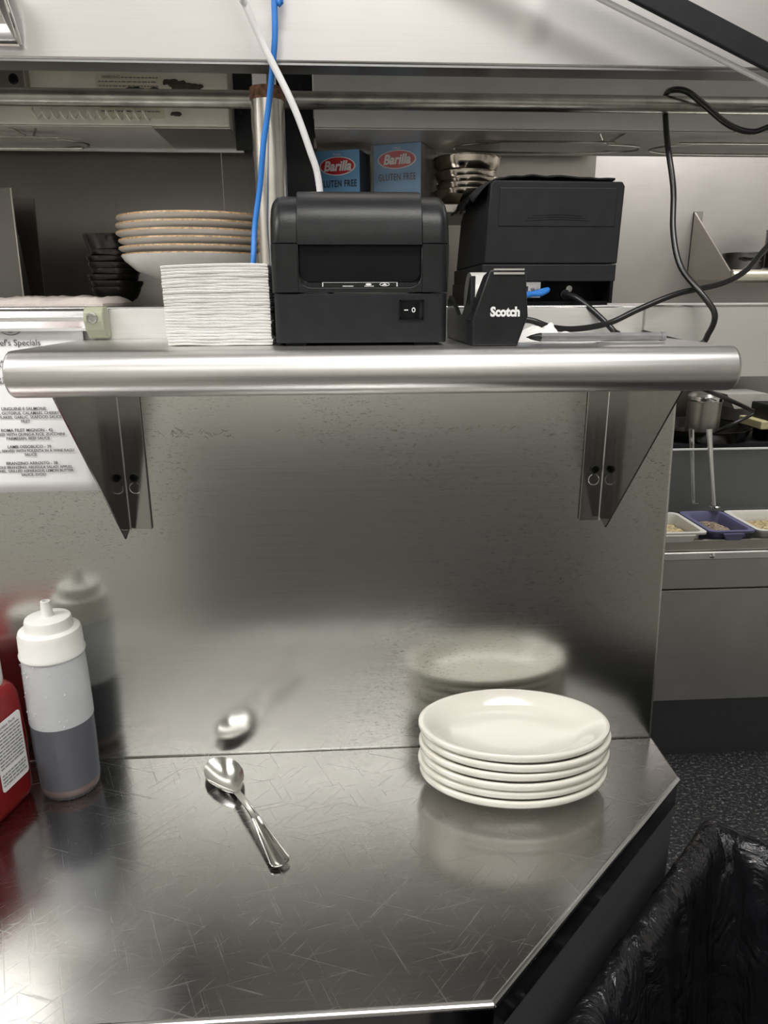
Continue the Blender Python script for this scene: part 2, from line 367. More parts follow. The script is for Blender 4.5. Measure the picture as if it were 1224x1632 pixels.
struct('wall_right', Bx(XR, XR + 0.05, YB, YF, 0, CEIL), M['roomwall'], smooth=False)
struct('wall_behind', Bx(XL, XR, YB - 0.05, YB, 0, CEIL), M['roomdark'], smooth=False)
struct('wall_far', Bx(XL, XR, YF, YF + 0.05, 0, CEIL), M['far_steel'], smooth=False)
for i, (lx, ly, sx, sy, pw) in enumerate(LAMPS):
    t = thing('ceiling_light', ['recessed ceiling light panel above the counter', 'recessed ceiling light panel left of the counter', 'long recessed ceiling light panel near the rear wall', 'recessed ceiling light panel over the far cooking line'][i], 'ceiling light', (lx, ly, CEIL))
    bm = new(); x0, x1, y0, y1 = lx - sx / 2, lx + sx / 2, ly - sy / 2, ly + sy / 2
    for q in ((x0, x1, y0, y0 + 0.03), (x0, x1, y1 - 0.03, y1), (x0, x0 + 0.03, y0 + 0.03, y1 - 0.03), (x1 - 0.03, x1, y0 + 0.03, y1 - 0.03)): box(bm, *q, CEIL - 0.04, CEIL)
    obj('frame', bm, M['white_plastic'], t, smooth=False)
    obj('diffuser', Bx(x0 + 0.03, x1 - 0.03, y0 + 0.03, y1 - 0.03, CEIL - 0.03, CEIL - 0.02), M['diffuser'], t, smooth=False)

# steel wall panel behind the counter with a folded right edge
DW = 0.80
pts = [(-1.3, 0.895), (0.399, 0.895), (0.383, 1.365), (-1.3, 1.365)]
bm = new(); prism(bm, pts, 'y', DW, DW + 0.03)
struct('wall_front', bm, M['wall_steel'], bevel=0.004, seg=4, angle=60)

# ------------------------------------------------------------------ counter
t = thing('counter', 'scratched stainless steel work counter with a clipped right corner', 'counter', (0.0, 0.62, 0.0))
outline = [(-1.3, 0.443), (0.116, 0.443), (0.397, 0.715), (0.399, 0.7995), (-1.3, 0.7995)]
bm = new(); prism(bm, outline, 'z', 0.894, 0.90)
obj('worktop', bm, M['counter_steel'], t, bevel=0.0025, seg=3)
def rim_strip(bm, a, b_, w_, z0, z1):
    a = Vector(a); b_ = Vector(b_); d = (b_ - a).normalized(); n = Vector((-d.y, d.x))
    q = [a, b_, b_ + n * w_, a + n * w_]; prism(bm, [(p.x, p.y) for p in q], 'z', z0, z1)
bm = new(); tube(bm, [(-1.3, 0.4455, 0.8985), (0.1150, 0.4455, 0.8985)], 0.0030, 10, 0)
tube(bm, [(0.1150, 0.4455, 0.8985), (0.3945, 0.7155, 0.8985)], 0.0030, 10, 0)
obj('rolled_edge', bm, M['edge_steel'], t, label='bright rolled edge')
bm = new(); rim_strip(bm, (-1.3, 0.4445), (0.1155, 0.4445), 0.003, 0.862, 0.895); rim_strip(bm, (0.1155, 0.4445), (0.3955, 0.7155), 0.003, 0.862, 0.895)
obj('apron', bm, M['apron_black'], t, smooth=False)
bm = new(); rim_strip(bm, (-1.3, 0.446), (0.1155, 0.446), 0.004, 0.70, 0.8618); rim_strip(bm, (0.1155, 0.446), (0.3955, 0.717), 0.004, 0.70, 0.8618)
obj('under_frame', bm, M['frame_grey'], t, smooth=False)
bm = new(); prism(bm, [(-1.3, 0.50), (0.10, 0.50), (0.36, 0.755), (0.36, 0.79), (-1.3, 0.79)], 'z', 0.12, 0.79)
obj('cabinet_body', bm, M['frame_dark'], t, smooth=False)
bm = new()
prism(bm, [(-1.28, 0.54), (0.08, 0.54), (0.33, 0.77), (0.33, 0.785), (-1.28, 0.785)], 'z', 0.0, 0.12)
obj('plinth', bm, M['frame_dark'], t, smooth=False)

# ------------------------------------------------------------------ wall shelf with brackets
ST = 1.411; R_ = 0.0195; YC = 0.6065 + R_
t = thing('wall_shelf', 'brushed steel wall shelf with a rounded front lip on two triangular brackets', 'shelf', (0.037, 0.80, 1.372))
prof = [(0.7985, ST), (YC, ST)]
for k in range(1, 16):
    a = PI / 2 + PI * k / 15; prof.append((YC + R_ * math.cos(a), ST - R_ + R_ * math.sin(a)))
prof += [(YC + 0.012, ST - 2 * R_), (YC + 0.012, ST - 2 * R_ + 0.0012)]
inner = []
for k in range(15, -1, -1):
    a = PI / 2 + PI * k / 15; rr = R_ - 0.0012; inner.append((YC + rr * math.cos(a), ST - R_ + rr * math.sin(a)))
prof += inner + [(0.7985, ST - 0.0012)]
bm = new(); XA, XB = -0.268, 0.342
prism(bm, prof, 'x', XA, XB)
obj('shelf_top', bm, M['shelf_steel'], t, angle=50)
for xs, sg in ((XA, -1), (XB, 1)):   # closed rounded ends of the lip
    bm = new()
    rings = []
    for k in range(5):
        a = k / 4 * PI / 2; rr = R_ * (0.90 + 0.10 * math.cos(a)); xx = xs + sg * 0.003 * math.sin(a)
        rings.append([(xx, YC + rr * math.cos(2 * PI * i / 32), ST - R_ + rr * math.sin(2 * PI * i / 32)) for i in range(32)])
    loft(bm, rings)
    obj('lip_end', bm, M['shelf_steel'], t, angle=60)
for xs in (XA, XB - 0.0012):
    bm = new(); box(bm, xs, xs + 0.0012, YC + 0.005, 0.7985, ST - 0.022, ST - 0.001)
    obj('end_flange', bm, M['shelf_steel'], t, smooth=False)
def bracket(xf, sg, tip):
    """flat triangular plate at x = xf and a wall flange towards sg"""
    zt = ST - 0.0014
    bm = new(); prism(bm, [(0.7985, zt), (0.7985, tip[1] + 0.008), (tip[0], tip[1]), (0.612 + 0.012, ST - 2 * R_ + 0.0012), (0.65, zt)], 'x', xf - 0.0008, xf + 0.0008)
    br = obj('bracket', bm, M['bracket_steel'], t, smooth=False)
    x0, x1 = sorted((xf, xf + sg * 0.0245))
    obj('wall_flange', Bx(x0, x1, 0.7965, 0.7985, 1.2005, zt), M['bracket_steel'], br, smooth=False, bevel=0.0006)
    bm = new(); tube(bm, [(xf + sg * 0.0006, 0.7962, 1.2005), (xf + sg * 0.0006, 0.7962, zt - 0.001)], 0.0011, 8, 0); obj('fold_highlight', bm, M['edge_steel'], br)  # pale tube draws the highlight along the fold
    xh = xf + sg * 0.0105
    bm = new()
    rings = [[(xh + 0.0046 * math.cos(a) * q, yy, 1.2615 + 0.0046 * math.sin(a) * q) for a in [2 * PI * i / 20 for i in range(20)]] for q, yy in ((1, 0.7965), (1, 0.7940), (0.7, 0.7925))]
    loft(bm, rings)
    obj('screw', bm, M['black_deep'], br)
    bm = new()
    rr = [(xh + 0.0062 * math.cos(a), 1.2495 + 0.0062 * math.sin(a)) for a in [math.radians(110 + 320 * i / 24) for i in range(25)]]
    tube(bm, [(p[0], 0.7962, p[1]) for p in rr], 0.0005, 6, 0)
    obj('keyhole_slot', bm, M['edge_steel'], br)
    return br
bracket(-0.240, 1, (0.777, 1.196)); bracket(0.303, -1, (0.775, 1.198))

rr_ = random.Random(3)
for (xa, xb, n_, lab) in ((-0.201, -0.120, 26, 'white tape residue scuffs on the wall beside the left bracket'), (-0.078, 0.000, 12, 'faint white tape residue scuffs on the wall under the middle of the shelf'), (0.088, 0.208, 24, 'white tape residue scuffs on the wall left of the right bracket')):
    bm = new()
    for k in range(n_):
        x = rr_.uniform(xa, xb); z = 1.3085 + rr_.gauss(0, 0.0022) + (0.002 if x > 0 else 0); pts = [(x, 0.7995, z)]
        a_ = rr_.uniform(-0.4, 0.4)
        for q in range(5): a_ += rr_.gauss(0, 0.7); x += 0.0016 * math.cos(a_); z += 0.0011 * math.sin(a_); pts.append((x, 0.7995, z))
        tube(bm, pts, 0.00022, 5, 3)
    tag(obj('tape_residue', bm, M['tray']), lab, 'residue', kind='stuff')

# ------------------------------------------------------------------ pass shelf beam and ledge
t = thing('pass_ledge', 'long steel pass ledge running behind the wall shelf', 'pass ledge', (0, 0.97, 1.365))
LZ = 1.4435
bm = new(); box(bm, -1.3, 0.202, 0.8005, 0.803, 1.3655, LZ); box(bm, 0.2022, 1.3, 0.8008, 0.8033, 1.3655, LZ)
obj('front_face', bm, M['beam_steel'], t, smooth=False)
bm = new(); box(bm, -1.3, 1.3, 0.803, 1.20, LZ - 0.003, LZ)
obj('ledge_top', bm, M['dark_steel'], t, smooth=False)
bm = new(); tube(bm, [(-1.3, 0.8015, LZ - 0.0012), (1.3, 0.8015, LZ - 0.0012)], 0.0014, 8, 0)
obj('front_edge', bm, M['edge_steel'], t)
obj('underside', Bx(-1.3, 1.3, 0.832, 1.20, 1.3655, 1.3675), M['dark_steel'], t, smooth=False)
bm = new()
tube(bm, [(0.335, 0.8000, 1.4425), (0.3355, 0.7998, 1.420), (0.334, 0.7998, 1.4)], 0.0010, 6)
obj('weld_seam', bm, M['dark_steel'], t, label='rusty vertical weld seam')

# upper hood face
t = thing('hood_panel', 'bright upper steel canopy face above the pass opening', 'canopy', (0, 0.81, 1.672))
bm = new(); box(bm, -1.3, 1.3, 0.80, 0.83, 1.672, 2.25)
obj('canopy_face', bm, M['hood_steel'], t, bevel=0.002, seg=3)
bm = new(); box(bm, -1.3, 1.3, 0.802, 0.832, 1.6700, 1.6722); obj('return_lip', bm, M['frame_dark'], t, smooth=False)  # darker steel stands in for the shade under the canopy
for (x, z, s) in ((0.197, 1.712, 0.022), (-0.055, 1.745, 0.028)):
    bm = new(); lathe(bm, [(s * q_ / 12, 0.0011 * (0.5 + 0.5 * math.cos(PI * q_ / 12))) for q_ in range(13)], (0, 0, 0), 32, sx=1.0, sy=1.3)
    place(bm, (x, 0.8000, z)); obj('dimple', bm, M['hood_steel'], t)

# support post
t = thing('support_post', 'round steel post with rust at its top between the two heat lamp housings', 'post', (-0.068, 0.845, LZ))
bm = new(); lathe(bm, [(0, 0), (0.0175, 0), (0.0175, 0.216)], (-0.068, 0.845, LZ)); lathe(bm, [(0.0175, 0.216), (0, 0.216)], (-0.068, 0.845, LZ))
obj('tube', bm, M['post_steel'], t, weld=True)
bm = new(); lathe(bm, [(0.0178, 0), (0.0182, 0.002), (0.0182, 0.008), (0.0178, 0.012)], (-0.068, 0.845, 1.648)); obj('rust_collar', bm, plain('rust', (0.18, 0.09, 0.05), 0.8, var=0.6, scale=200), t)
bm = new(); box(bm, -0.0695, -0.058, 0.8262, 0.830, 1.509, 1.522); obj('tape_scrap', bm, M['sticker'], t, smooth=False)

# horizontal pipe
bm = new(); tube(bm, [(-1.3, 0.880, 1.6580), (1.3, 0.880, 1.6580)], 0.0088, 24, 0)
tag(obj('gas_pipe', bm, M['pipe_steel']), 'long dull grey metal pipe crossing in front of the lamp housings', 'pipe')

# heat lamp housings
def heat_housing(x0, x1, mat, label):
    t = thing('heat_lamp_housing', label, 'heat lamp', ((x0 + x1) / 2, 0.97, 1.64))
    obj('housing_body', Bx(x0, x1, 0.92, 1.05, 1.640, 1.74), mat, t, smooth=False, bevel=0.0015)
    u1 = -0.205 if x1 < 0 else x1
    obj('reflector_tray', Bx(x0, u1, 0.921, 1.05, 1.6385, 1.6395), M['tray'], t, smooth=False)
    if x1 < 0: obj('tray_end', Bx(u1, x1, 0.925, 1.05, 1.6382, 1.6395), M['dark_steel'], t, smooth=False)
    obj('rear_lip', Bx(x0, x1, 1.05, 1.054, 1.636, 1.645), M['edge_steel'], t, smooth=False)
    # wire guards under the tray
    spans = [(-0.80, -0.297)] if x1 < 0 else [(0.185, 0.375), (0.395, 0.70)]
    if x1 > 0: spans = [(0.150, 0.385), (0.400, 0.72)]
    for a, b_ in spans:
        bm = new()
        tube(bm, [(a + 0.02, 0.945, 1.632), (b_ - 0.055, 0.945, 1.632), (b_ - 0.05, 0.955, 1.632), (b_ - 0.012, 0.965, 1.632), (b_, 0.985, 1.632), (b_ - 0.012, 1.0, 1.632), (b_ - 0.06, 1.012, 1.632), (a + 0.06, 1.012, 1.632), (a + 0.012, 1.0, 1.632), (a, 0.985, 1.632), (a + 0.012, 0.965, 1.632), (a + 0.05, 0.95, 1.632)], 0.0011, 8, 6)
        tube(bm, [(b_ - 0.07, 0.93, 1.639), (b_ - 0.055, 0.95, 1.632), (b_ - 0.045, 0.94, 1.636), (b_ - 0.04, 0.93, 1.639)], 0.0013, 8, 6)
        tube(bm, [(b_ - 0.04, 1.012, 1.632), (b_ - 0.03, 1.025, 1.636), (b_ - 0.015, 1.035, 1.639)], 0.0013, 8, 6)
        obj('wire_guard', bm, M['pipe_steel'], t)
    return t
h1 = heat_housing(-1.25, -0.118, M['cream'], 'stained cream heat lamp housing with a warning sticker at upper left')
h2 = heat_housing(-0.022, 1.25, M['grey_enamel'], 'plain grey heat lamp housing at upper right behind the pipe')
bm = new(); prism(bm, rrect(-0.262, -0.190, 1.647, 1.6905, 0.003), 'y', 0.9190, 0.9202)
obj('warning_sticker', bm, M['sticker'], h1, smooth=False)
bm = new(); merge(bm, place(text_bm('WARNING', 0.0042), (-0.245, 0.9186, 1.6875)))
for k in range(9):
    z = 1.6875 - 0.0042 * k; x = -0.259 if k else -0.234
    while x < -0.196:
        l = random.uniform(0.002, 0.006); l = min(l, -0.194 - x); box(bm, x, x + l, 0.9187, 0.9190, z - 0.0006, z + 0.0006); x += l + 0.0010
obj('sticker_print', bm, M['ink_grey'], h1, smooth=False)
for (gx, gz, gs) in ((-0.180, 1.6835, 0.009), (-0.168, 1.680, 0.012), (-0.155, 1.679, 0.010), (-0.220, 1.674, 0.014), (-0.200, 1.674, 0.012), (-0.177, 1.652, 0.006)):
    bm = new(); lathe(bm, [(0, 0.5), (0.6, 0.45), (1, 0)], (0, 0, 0), 18)
    for v_ in bm.verts:
        x_, y_, z_ = v_.co; f_ = 1 + 0.5 * noise.noise(Vector((x_ * 3, y_ * 3, gx * 50)))
        v_.co = (gx + x_ * gs * f_, 0.9195 - z_ * 0.003, gz + y_ * gs * 0.4 * f_)
    obj('grease_patch', bm, M['grime'], h1)
bm = new(); box(bm, -0.385, -0.333, 0.905, 0.919, 1.670, 1.693); mk = obj('mounting_plate', bm, M['dark_steel'], h1, smooth=False, bevel=0.001)
bm = new(); lathe(bm, [(0, 0.002), (0.004, 0.0015), (0.0055, 0)], (0, 0, 0), 20); place(bm, (-0.345, 0.905, 1.681)); obj('bolt', bm, M['black_deep'], mk)
bm = new()
pts = []
for k in range(150):
    a = k * 0.55; pts.append((-0.332 + k * 0.00087, 0.906 + 0.005 * math.cos(a), 1.648 + 0.005 * math.sin(a)))
tube(bm, pts, 0.0012, 6, 0); obj('spring_conduit', bm, M['cream'], h1, label='coiled pale conduit')

# dark hangers between the housings
t = thing('hanger_bracket', 'dark greasy hanger bracket between post and right heat lamp housing', 'bracket', (-0.035, 0.96, 1.63))
obj('plate', Bx(-0.066, -0.024, 0.955, 0.96, 1.568, 1.72), M['black_matte'], t, smooth=False)
bm = new(); tube(bm, [(-0.038, 0.948, 1.672), (-0.038, 0.948, 1.690)], 0.004, 10, 0); obj('bolt', bm, M['black_matte'], t)
t = thing('hanger_bracket', 'dark hanger bracket at the right end of the cream lamp housing', 'bracket', (-0.105, 0.96, 1.62))
obj('plate', Bx(-0.116, -0.094, 0.955, 0.96, 1.622, 1.72), M['black_matte'], t, smooth=False)
bm = new(); tube(bm, [(-0.108, 0.948, 1.658), (-0.108, 0.948, 1.685)], 0.003, 10, 0); obj('bolt', bm, M['black_matte'], t)

# back panels of the pass opening
bm = new(); box(bm, -1.3, -0.205, 1.45, 1.46, 1.40, 1.80); box(bm, -0.2035, -0.09, 1.45, 1.46, 1.40, 1.80)
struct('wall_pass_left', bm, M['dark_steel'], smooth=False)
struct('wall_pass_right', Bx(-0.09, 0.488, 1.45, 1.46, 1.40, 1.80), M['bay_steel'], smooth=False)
t = thing('back_rail', 'dull steel rail high across the back of the pass opening', 'rail', (-0.4, 1.42, 1.70))
obj('rail_bar', Bx(-1.3, 0.488, 1.40, 1.41, 1.706, 1.722), M['bay_steel'], t, smooth=False)
obj('rail_top', Bx(-1.3, 0.488, 1.39, 1.45, 1.722, 1.75), M['black_matte'], t, smooth=False)
def PXP(px, py, yw):   # a point seen at image position (px, py) on the plane y = yw
    v_ = right * (px - 612) + up * (816 - py) + fwd * FPX
    return Vector((0, 0, 1.45)) + v_ * (yw / v_.y)
t = thing('side_partition', 'dark steel side partition at the far left of the pass opening', 'partition', (-0.5, 1.1, LZ))
a_, b_, c_ = PXP(18, 300, 1.1), PXP(38, 466, 1.1), PXP(50, 466, 1.2)
bm = new(); prism(bm, [(-1.3, LZ + 0.0003), (b_.x, LZ + 0.0003), (a_.x, a_.z), (-1.3, a_.z)], 'y', 1.098, 1.102)
obj('panel', bm, M['partition'], t, smooth=False)
bm = new(); tube(bm, [(b_.x, 1.0975, LZ + 0.001), (a_.x, 1.0975, a_.z)], 0.0012, 8, 0); obj('panel_edge', bm, M['bay_steel'], t)
bm = new(); prism(bm, [(b_.x - 0.01, LZ + 0.0003), (c_.x, LZ + 0.0003), (c_.x - 0.012, a_.z), (a_.x - 0.01, a_.z)], 'y', 1.2, 1.204); obj('inner_panel', bm, M['partition'], t, smooth=False)
# dark divider right of the post
t = thing('divider_panel', 'narrow dark divider panel right of the post', 'panel', (-0.055, 1.15, LZ))
obj('panel', Bx(-0.075, -0.069, 0.93, 1.45, LZ, 1.74), M['dark_steel'], t, smooth=False)

# overshelf with boxes and bowls
OZ = 1.566
t = thing('overshelf', 'small steel overshelf holding pasta boxes and mixing bowls', 'shelf', (0.12, 1.05, OZ))
obj('shelf_board', Bx(-0.065, 0.300, 0.975, 1.14, OZ - 0.010, OZ), M['bay_steel'], t, smooth=False, bevel=0.001)

def pasta_box(x, y, wdt, h, z0, rot, label, wrapped):
    t = thing('pasta_box', label, 'pasta box', (x, y, z0), 'blue pasta boxes')
    d = 0.045 if not wrapped else 0.078
    c, s = math.cos(rot), math.sin(rot)
    def W(bm): bm.transform(Matrix.Translation((x, y, z0)) @ Matrix.Rotation(rot, 4, 'Z')); return bm
    bm = Bx(-wdt / 2, wdt / 2, 0, d, 0, h)
    for f in bm.faces:
        n = f.normal if f.normal.length else None
        f.normal_update(); f.material_index = 1 if abs(f.normal.x) > 0.5 or f.normal.z > 0.5 else 0
    obj('carton', W(bm), [M['blue_box'], M['brown_side'] if wrapped else M['navy_card']], t, smooth=False)
    bm = new(); prism(bm, [(0.41 * wdt * math.cos(a), h - 0.018 + 0.0108 * math.sin(a)) for a in [2 * PI * i / 36 for i in range(36)]], 'y', -0.0012, -0.0002)
    obj('logo_rim', W(bm), M['white_print'], t, smooth=False)
    bm = new(); prism(bm, [(0.38 * wdt * math.cos(a), h - 0.018 + 0.0097 * math.sin(a)) for a in [2 * PI * i / 36 for i in range(36)]], 'y', -0.0018, -0.0010)
    obj('logo_oval', W(bm), M['logo_red'], t, smooth=False)
    bm = place(text_bm('Barilla', 0.0158, shear=0.25, offset=0.0005, sx=0.92), (0, -0.0022, h - 0.0185)); merge(bm, place(text_bm('ITALIA', 0.0035), (0.0, -0.0022, h - 0.0052)))
    obj('logo_lettering', W(bm), M['white_print'], t, smooth=False)
    bm = place(text_bm('GLUTEN FREE', 0.0112, sx=0.66, space=1.12, offset=0.0002), (0, -0.0008, h - 0.0385))
    obj('lettering', W(bm), M['navy_card'], t, smooth=False)
    if wrapped:
        bm = Bx(-wdt / 2 - 0.002, wdt / 2 + 0.002, -0.004, d + 0.002, 0.001, h + 0.002)
        bmesh.ops.subdivide_edges(bm, edges=bm.edges, cuts=9, use_grid_fill=True)
        for v_ in bm.verts: v_.co += Vector((1, 1, 1)) * 0 + Vector((noise.noise(v_.co * 60), noise.noise(v_.co * 60 + Vector((5, 0, 0))), noise.noise(v_.co * 60 + Vector((9, 0, 0))))) * 0.0012
        obj('shrink_wrap', W(bm), M['wrap'], t)
    return t
pasta_box(0.0040, 0.990, 0.0575, 0.0625, OZ + 0.0002, -0.33, 'blue gluten free pasta box on the left, lower and without film', False)
pasta_box(0.0790, 0.995, 0.0625, 0.0715, OZ + 0.0002, -0.40, 'blue gluten free pasta box in shiny film, right of the other box', True)
t = thing('carton', 'pale yellow carton standing behind the lower blue pasta box', 'carton', (0.02, 1.09, OZ))
obj('carton_body', Bx(-0.022, 0.060, 1.070, 1.110, OZ + 0.0002, OZ + 0.068), M['yellow_card'], t, smooth=False)
bm = new(); pr = [(0, 0), (0.020, 0), (0.026, 0.012), (0.024, 0.028), (0.012, 0.040), (0, 0.042)]; lathe(bm, pr, (-0.045, 1.03, OZ), 18)
for v_ in bm.verts: v_.co += v_.co.normalized() * 0.003 * noise.noise(v_.co * 90)
tag(obj('red_packet', bm, M['red_plastic']), 'dim red packet on the overshelf between post and pasta boxes', 'packet')

# stack of mixing bowls
def bowl_bm(c, r, h, th=0.0012):
    p = [(0, 0), (r * 0.35, 0)]
    for k in range(1, 9):
        a = k / 8 * PI / 2; p.append((r * (0.35 + 0.61 * math.sin(a)), h * (1 - math.cos(a)) * 0.99))
    p += [(r, h), (r, h + 0.001), (r * 0.955, h + 0.0005)]
    for k in range(7, 0, -1):
        a = k / 8 * PI / 2; p.append((r * (0.35 + 0.61 * math.sin(a)) - th, h * (1 - math.cos(a)) * 0.99 + th))
    p += [(r * 0.35, th), (0, th)]
    bm = new(); lathe(bm, p, c, 56); return bm
for k in range(5):
    r, h = (0.0445, 0.030) if k == 4 else (0.041, 0.020)
    zz = OZ + 0.0005 + k * 0.0072 if k < 4 else OZ + 0.0300
    o = obj('mixing_bowl', bowl_bm((0.174 + 0.002 * ((k * 7) % 3 - 1), 1.03, zz), r, h), M['bowl_steel'])
    tag(o, ['steel bowl at the bottom of the stack on the overshelf', 'steel bowl second from the bottom of the overshelf stack', 'steel bowl in the middle of the overshelf stack', 'steel bowl just under the large top bowl', 'large shiny steel bowl on top of the overshelf stack'][k], 'bowl', 'nested steel bowls on the overshelf')

# ------------------------------------------------------------------ plates and cups in the left bay
def rimmed_plate(c, r, label, k):
    p = [(0, 0), (r * 0.55, 0), (r * 0.60, 0.001), (r * 0.97, 0.0085), (r, 0.0105), (r * 0.995, 0.0125), (r * 0.96, 0.0120), (r * 0.60, 0.0045), (0, 0.004)]
    mats = [0, 0, 0, 0, 1, 1, 0, 0]
    bm = new(); lathe(bm, p, c, 72, mat=mats)
    return tag(obj('dinner_plate', bm, [M['ceramic_white'], M['ceramic_rim']]), label, 'plate', 'brown rimmed plates in the left bay')
pc = (-0.168, 0.955)
names = ['lowest', 'second from bottom', 'third from bottom', 'fourth from bottom', 'topmost']
for k in range(5):
    rimmed_plate((pc[0] + 0.002 * math.sin(k * 2.1), pc[1], 1.4985 + 0.0085 * k), 0.094 + 0.0012 * (k % 2) + (0.0015 if k == 4 else 0), 'speckled brown rimmed plate, %s of the five above the white bowl' % names[k], k)
bm = new(); rb = 0.092; cz = 1.4765
p = [(0, 0), (0.035, 0), (0.037, 0.002), (0.055, 0.007), (0.075, 0.016), (0.088, 0.027), (rb, 0.033), (rb - 0.001, 0.0345), (rb - 0.004, 0.033), (0.074, 0.020), (0.05, 0.010), (0, 0.008)]
lathe(bm, p, (pc[0], pc[1], 1.4685), 72, mat=[0] * 6 + [1, 1] + [0] * 3)
tag(obj('serving_bowl', bm, [M['ceramic_white'], M['ceramic_rim']]), 'wide white bowl carrying the stack of brown rimmed plates', 'bowl')
# black bowls behind
ordn = ['lowest', 'second from bottom', 'third from bottom', 'fourth from bottom', 'fifth from bottom', 'third from top', 'second from top', 'topmost']
for k in range(8):
    r = 0.033 + 0.001 * ((k * 5) % 3 - 1); h = 0.024 if k < 7 else 0.036
    c = (-0.300 + 0.0025 * math.sin(k * 2.3), 1.05, LZ + 0.0004 + 0.0078 * k)
    p = [(0, 0), (0.015, 0), (0.017, 0.003), (0.027, 0.010), (r, h - 0.004), (r + 0.0003, h), (r - 0.002, h), (0.026, 0.012), (0, 0.005)]
    bm = new(); lathe(bm, p, c, 32)
    tag(obj('black_bowl', bm, M['black_cup']), '%s glossy black bowl in the stack behind the brown rimmed plates' % ordn[k], 'bowl', 'black bowls behind the plates')
# folded towel on the ledge
bm = new(); nx, ny = 60, 16
for layer in range(1):
    top = []; bot = []
    for j in range(ny + 1):
        for i in range(nx + 1):
            u, v_ = i / nx, j / ny
            x = -0.430 + 0.155 * u + 0.004 * noise.noise(Vector((v_ * 4, u * 3, 1))); y = 0.90 + 0.13 * v_ + 0.006 * noise.noise(Vector((u * 6, 2, 0)))
            e = min(1, min(u, 1 - u) * 12, min(v_, 1 - v_) * 8)
            z = LZ + 0.0008 + (0.007 + 0.003 * noise.noise(Vector((u * 7, v_ * 3, 0))) + 0.005 * v_ + 0.002 * noise.noise(Vector((u * 22, v_ * 9, 3)))) * (0.35 + 0.65 * e ** 0.5)
            top.append(bm.verts.new((x, y, z))); bot.append(bm.verts.new((x, y, LZ + 0.0004)))
    W_ = nx + 1
    for j in range(ny):
        for i in range(nx):
            a = j * W_ + i; bm.faces.new((top[a], top[a + 1], top[a + W_ + 1], top[a + W_])); bm.faces.new((bot[a], bot[a + W_], bot[a + W_ + 1], bot[a + 1]))
    per = [i for i in range(nx)] + [j * W_ + nx for j in range(ny)] + [ny * W_ + i for i in range(nx, 0, -1)] + [j * W_ for j in range(ny, 0, -1)]
    for a, b_ in zip(per, per[1:] + per[:1]): bm.faces.new((top[b_], top[a], bot[a], bot[b_]))
tag(obj('folded_towel', bm, M['towel']), 'folded beige towel lying on the pass ledge left of the plates', 'towel')

# ------------------------------------------------------------------ ticket rail and menu
t = thing('ticket_rail', 'aluminium ticket rail with an olive end cap screwed to the ledge', 'ticket rail', (-0.5, 0.79, 1.42))
bm = new(); prism(bm, [(0.7998, 1.4415), (0.790, 1.4425), (0.784, 1.440), (0.780, 1.434), (0.780, 1.430), (0.784, 1.4235), (0.7835, 1.4205), (0.786, 1.4200), (0.7998, 1.4205)], 'x', -1.25, -0.256)
obj('rail_profile', bm, M['alu'], t, angle=25)
bm = new(); prism(bm, [(0.7998, 1.4445), (0.783, 1.4440), (0.778, 1.440), (0.776, 1.430), (0.780, 1.4215), (0.786, 1.416), (0.788, 1.4125), (0.7998, 1.4125)], 'x', -0.2585, -0.2385)
cap = obj('end_cap', bm, M['cap_green'], t, angle=20, bevel=0.002, seg=3)
bm = new(); lathe(bm, [(0.0055, 0), (0.0055, 0.0018), (0.004, 0.0022), (0.0036, 0.001), (0.0, 0.001)], (0, 0, 0), 24)
place(bm, (-0.2490, 0.7757, 1.4335)); obj('screw', bm, M['screw'], cap)

t = thing('menu_sheet', 'white chef specials menu sheet hanging from the ticket rail', 'menu', (-0.335, 0.79, 1.335))
bm = new()
rows = 14; F_, Bk = [], []
def menu_y(z): 
    s = (1.430 - z) / 0.18; return 0.7915 - 0.0025 * math.sin(s * PI) 
cols = [(-0.415 + i * 0.150 / 10) for i in range(11)]
rings = []
for k in range(rows + 1):
    z = 1.430 - (1.430 - 1.2485) * k / rows
    rings.append([bm.verts.new((x + 0.0 * z, menu_y(z) + 0.001 * (x + 0.34) / 0.075 * (k / rows), z)) for x in cols])
for k in range(rows):
    for i in range(10): bm.faces.new((rings[k][i], rings[k][i + 1], rings[k + 1][i + 1], rings[k + 1][i]))
so = obj('sheet', bm, M['paper'], t); md = so.modifiers.new('thick', 'SOLIDIFY'); md.thickness = 0.0003; md.offset = 0
obj('backing_card', Bx(-0.41, -0.2705, 0.7955, 0.7965, 1.30, 1.4325), M['cream_card'], t, smooth=False)
def mrow(px_y, body, size, xc=None, **o):
    z = 1.45 - 0.8 * 0  # replaced below
    return None
MC = -0.3345
rowsT = [("Chef's Specials", 1.4085, 0.0088, M, {}), ]
lines = []
def ml(z, s, size, x=MC, **o): lines.append((s, size, (x, menu_y(z) - 0.0012, z), o))
ml(1.4085, "Chef's Specials", 0.0088, MC)
ml(1.3985, 'ANTIPASTI', 0.0046, MC + 0.002)
ml(1.3895, 'CRAB CAKE AVOCADO ALE', 0.0044, -0.361)
ml(1.3855, 'ROASTED PEPPER, ONION, SWEET', 0.0042, -0.369)
ml(1.3815, 'MUSTARD, OIL, S', 0.0042, -0.371)
ml(1.372, 'SPAGHETTI NERO SHO', 0.0044, -0.366)
ml(1.368, 'TOMATO, ZEBRA', 0.0042, -0.366)
ml(1.3405, 'LINGUINE E SALMONE', 0.0046)
ml(1.3358, 'WINE, OCTOPUS, CALAMARI, CHERRY', 0.0042)
ml(1.3315, 'CHILI FLAKES, GARLIC, SEAFOOD SAUCE', 0.0042)
ml(1.3272, 'FILET', 0.0042)
ml(1.3175, 'ROMA FILET MIGNON - 42', 0.0046)
ml(1.3130, 'GRILLED WITH QUINOA RICE, ZUCCHINI', 0.0042)
